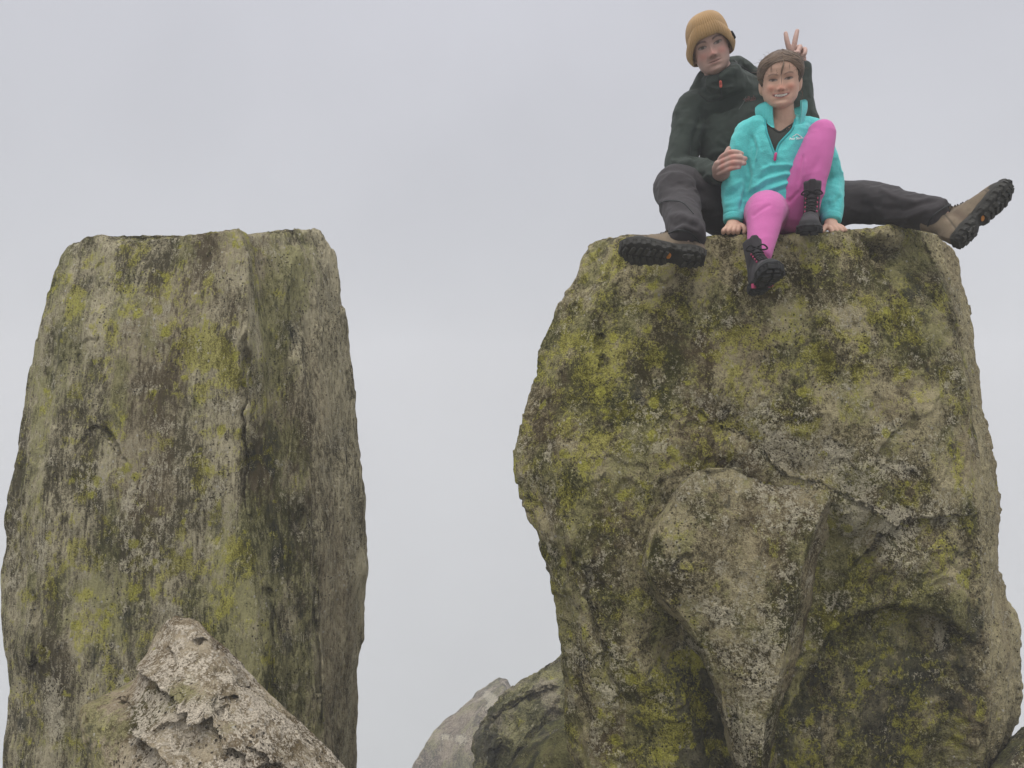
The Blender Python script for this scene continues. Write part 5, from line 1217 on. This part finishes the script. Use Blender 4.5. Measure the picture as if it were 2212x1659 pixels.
# hair: drawn back from a parting, with loose strands
zs = np.linspace(-.36, .497, 110); TH, Z = np.meshgrid(np.linspace(-math.pi, math.pi, 260, endpoint=False), zs, indexing='ij')
xx_ = np.sin(TH); at = np.abs(TH)
line_z = np.interp(at + 0.10 * (TH < 0) * sstep(1.2, 0, at), [0, .3, .6, .85, 1.05, 1.2, 1.35, 1.6, 1.85, 2.1, 2.4], [.30, .285, .225, .125, .0, -.07, -.10, -.04, -.10, -.22, -.36])
cover = sstep(-.012, .045, Z - line_z)
part_ = np.exp(-((TH - 0.10) / .06) ** 2) * (Z > .28)
strand = 0.010 * fbm(np.stack([TH * 22 + 6 * Z, Z * 3.0, TH * 0], -1), 3, 8) + 0.006 * np.cos((TH - 0.1) * 48 + 10 * Z)
rise_ = sstep(-.01, .16, Z - line_z + 0.02 * fbm(np.stack([TH * 9, Z * 0, TH * 0], -1), 2, 3))
off = -0.012 + cover * 0.013 + rise_ * (0.034 + 0.02 * sstep(1.0, 2.4, at)) + cover * strand - 0.014 * part_
LH = hg.surface(TH, Z, off); Vh = hg.to_world(LH.reshape(-1, 3)); nv_ = LH.shape[1]; nu_ = LH.shape[0]
idx = np.arange(nu_ * nv_).reshape(nu_, nv_); b_ = np.roll(idx, -1, 0)
Fh = np.stack([idx[:, :-1], b_[:, :-1], b_[:, 1:], idx[:, 1:]], -1).reshape(-1, 4)
Vh, Fh2 = keep_faces(Vh, [Fh], (cover.ravel() > 0.0))
parts = [(Vh, Fh2)]
rng = random.Random(4)
def strand_tube(pts, r): return tube([hg.to_world(p) for p in pts], [r * .6] + [r] * (len(pts) - 2) + [r * .3], 6, 5)
parts.append(strand_tube([(.045, -.36, .31), (.040, -.40, .24), (.010, -.405, .14), (-.002, -.395, .06)], .0026))
parts.append(strand_tube([(.050, -.36, .30), (.046, -.40, .22), (.020, -.405, .13), (.012, -.395, .08)], .0018))
parts.append(strand_tube([(.012, -.405, .05), (.006, -.435, -.03), (.000, -.46, -.11)], .0012))
for sx in (-.17, -.155, .15): parts.append(strand_tube([(sx, -.33, .26), (sx - .005, -.36, .20), (sx, -.355, .13)], .0007))
for k in range(300):                                        # locks combed from the parting back over the ears
    sg = -1 if k % 2 else 1; z0 = 0.285 + 0.21 * rng.random() ** 0.8; th1 = sg * rng.uniform(1.5, 2.5); z1 = (z0 - 0.27) * rng.uniform(0.3, 1.4) + rng.uniform(-.16, .04)
    pts = []
    for t_ in np.linspace(0, 1, 7):
        th_ = 0.10 + (th1 - 0.10) * t_ ** 1.1; zl_ = float(np.interp(abs(th_), [0, .3, .6, .85, 1.05, 1.2, 1.35, 1.6, 1.85, 2.1, 2.6], [.30, .285, .225, .125, .01, -.06, -.09, -.03, -.06, -.14, -.2]))
        z_ = max(z0 + (z1 - z0) * t_ ** 1.4, zl_ + 0.005 + 0.03 * rng.random())
        pts.append(hg.surface(np.array([th_]), np.array([min(z_, .492)]), np.array([0.004 + 0.036 * float(sstep(0.0, 0.16, np.array(z_ - zl_))) + 0.006 * math.sin(t_ * 3.0) + rng.uniform(-.004, .006)]))[0])
    parts.append(strand_tube(pts, rng.uniform(.0010, .0024)))
for k in range(70):
    a = rng.uniform(-2.0, 1.6); z0 = rng.uniform(.05, .47); o_ = hg.surface(np.array([a]), np.array([max(z0, .10)]), np.array([.03]))[0]
    d0 = np.array([rng.uniform(-.08, .07), rng.uniform(-.02, .06), rng.uniform(-.02, .05)]) + unit(o_) * .035
    parts.append(strand_tube([o_, o_ + d0 * .6 + [0, 0, .012], o_ + d0 * 1.2 + [rng.uniform(-.05, .03), 0, rng.uniform(-.05, .01)]], .0005))
for k in range(8):
    o_ = np.array([.345 + rng.uniform(-.01, .02), .10, .02 - .05 * k + rng.uniform(-.02, .02)]); parts.append(strand_tube([o_, o_ + [.03, 0, -.05], o_ + [.035 + rng.uniform(0, .03), .0, -.14]], .0008))
parts.append(tube([hg.to_world((0.02, .47, .02)), hg.to_world((.05, .56, -.10)), hg.to_world((.06, .55, -.32)), hg.to_world((.06, .50, -.50))], [.022, .030, .026, .008], 16, 5))
Vh, Fh = join(parts); tint = []
for k, (v_, f_) in enumerate(parts):
    if k == 0: b_ = (0.75 + 0.55 * fbm(v_ * np.array([90, 90, 90]), 3, 12))[:, None]
    else: b_ = np.full((len(v_), 1), rng.uniform(0.55, 1.75))
    tint.append(np.array([0.115, 0.078, 0.052]) * b_)
me = mesh_from('hair', Vh, Fh); add_col(me, 'tint', np.clip(np.vstack(tint), 0.01, 1)); obj('hair', me, M_hair_v, girl)
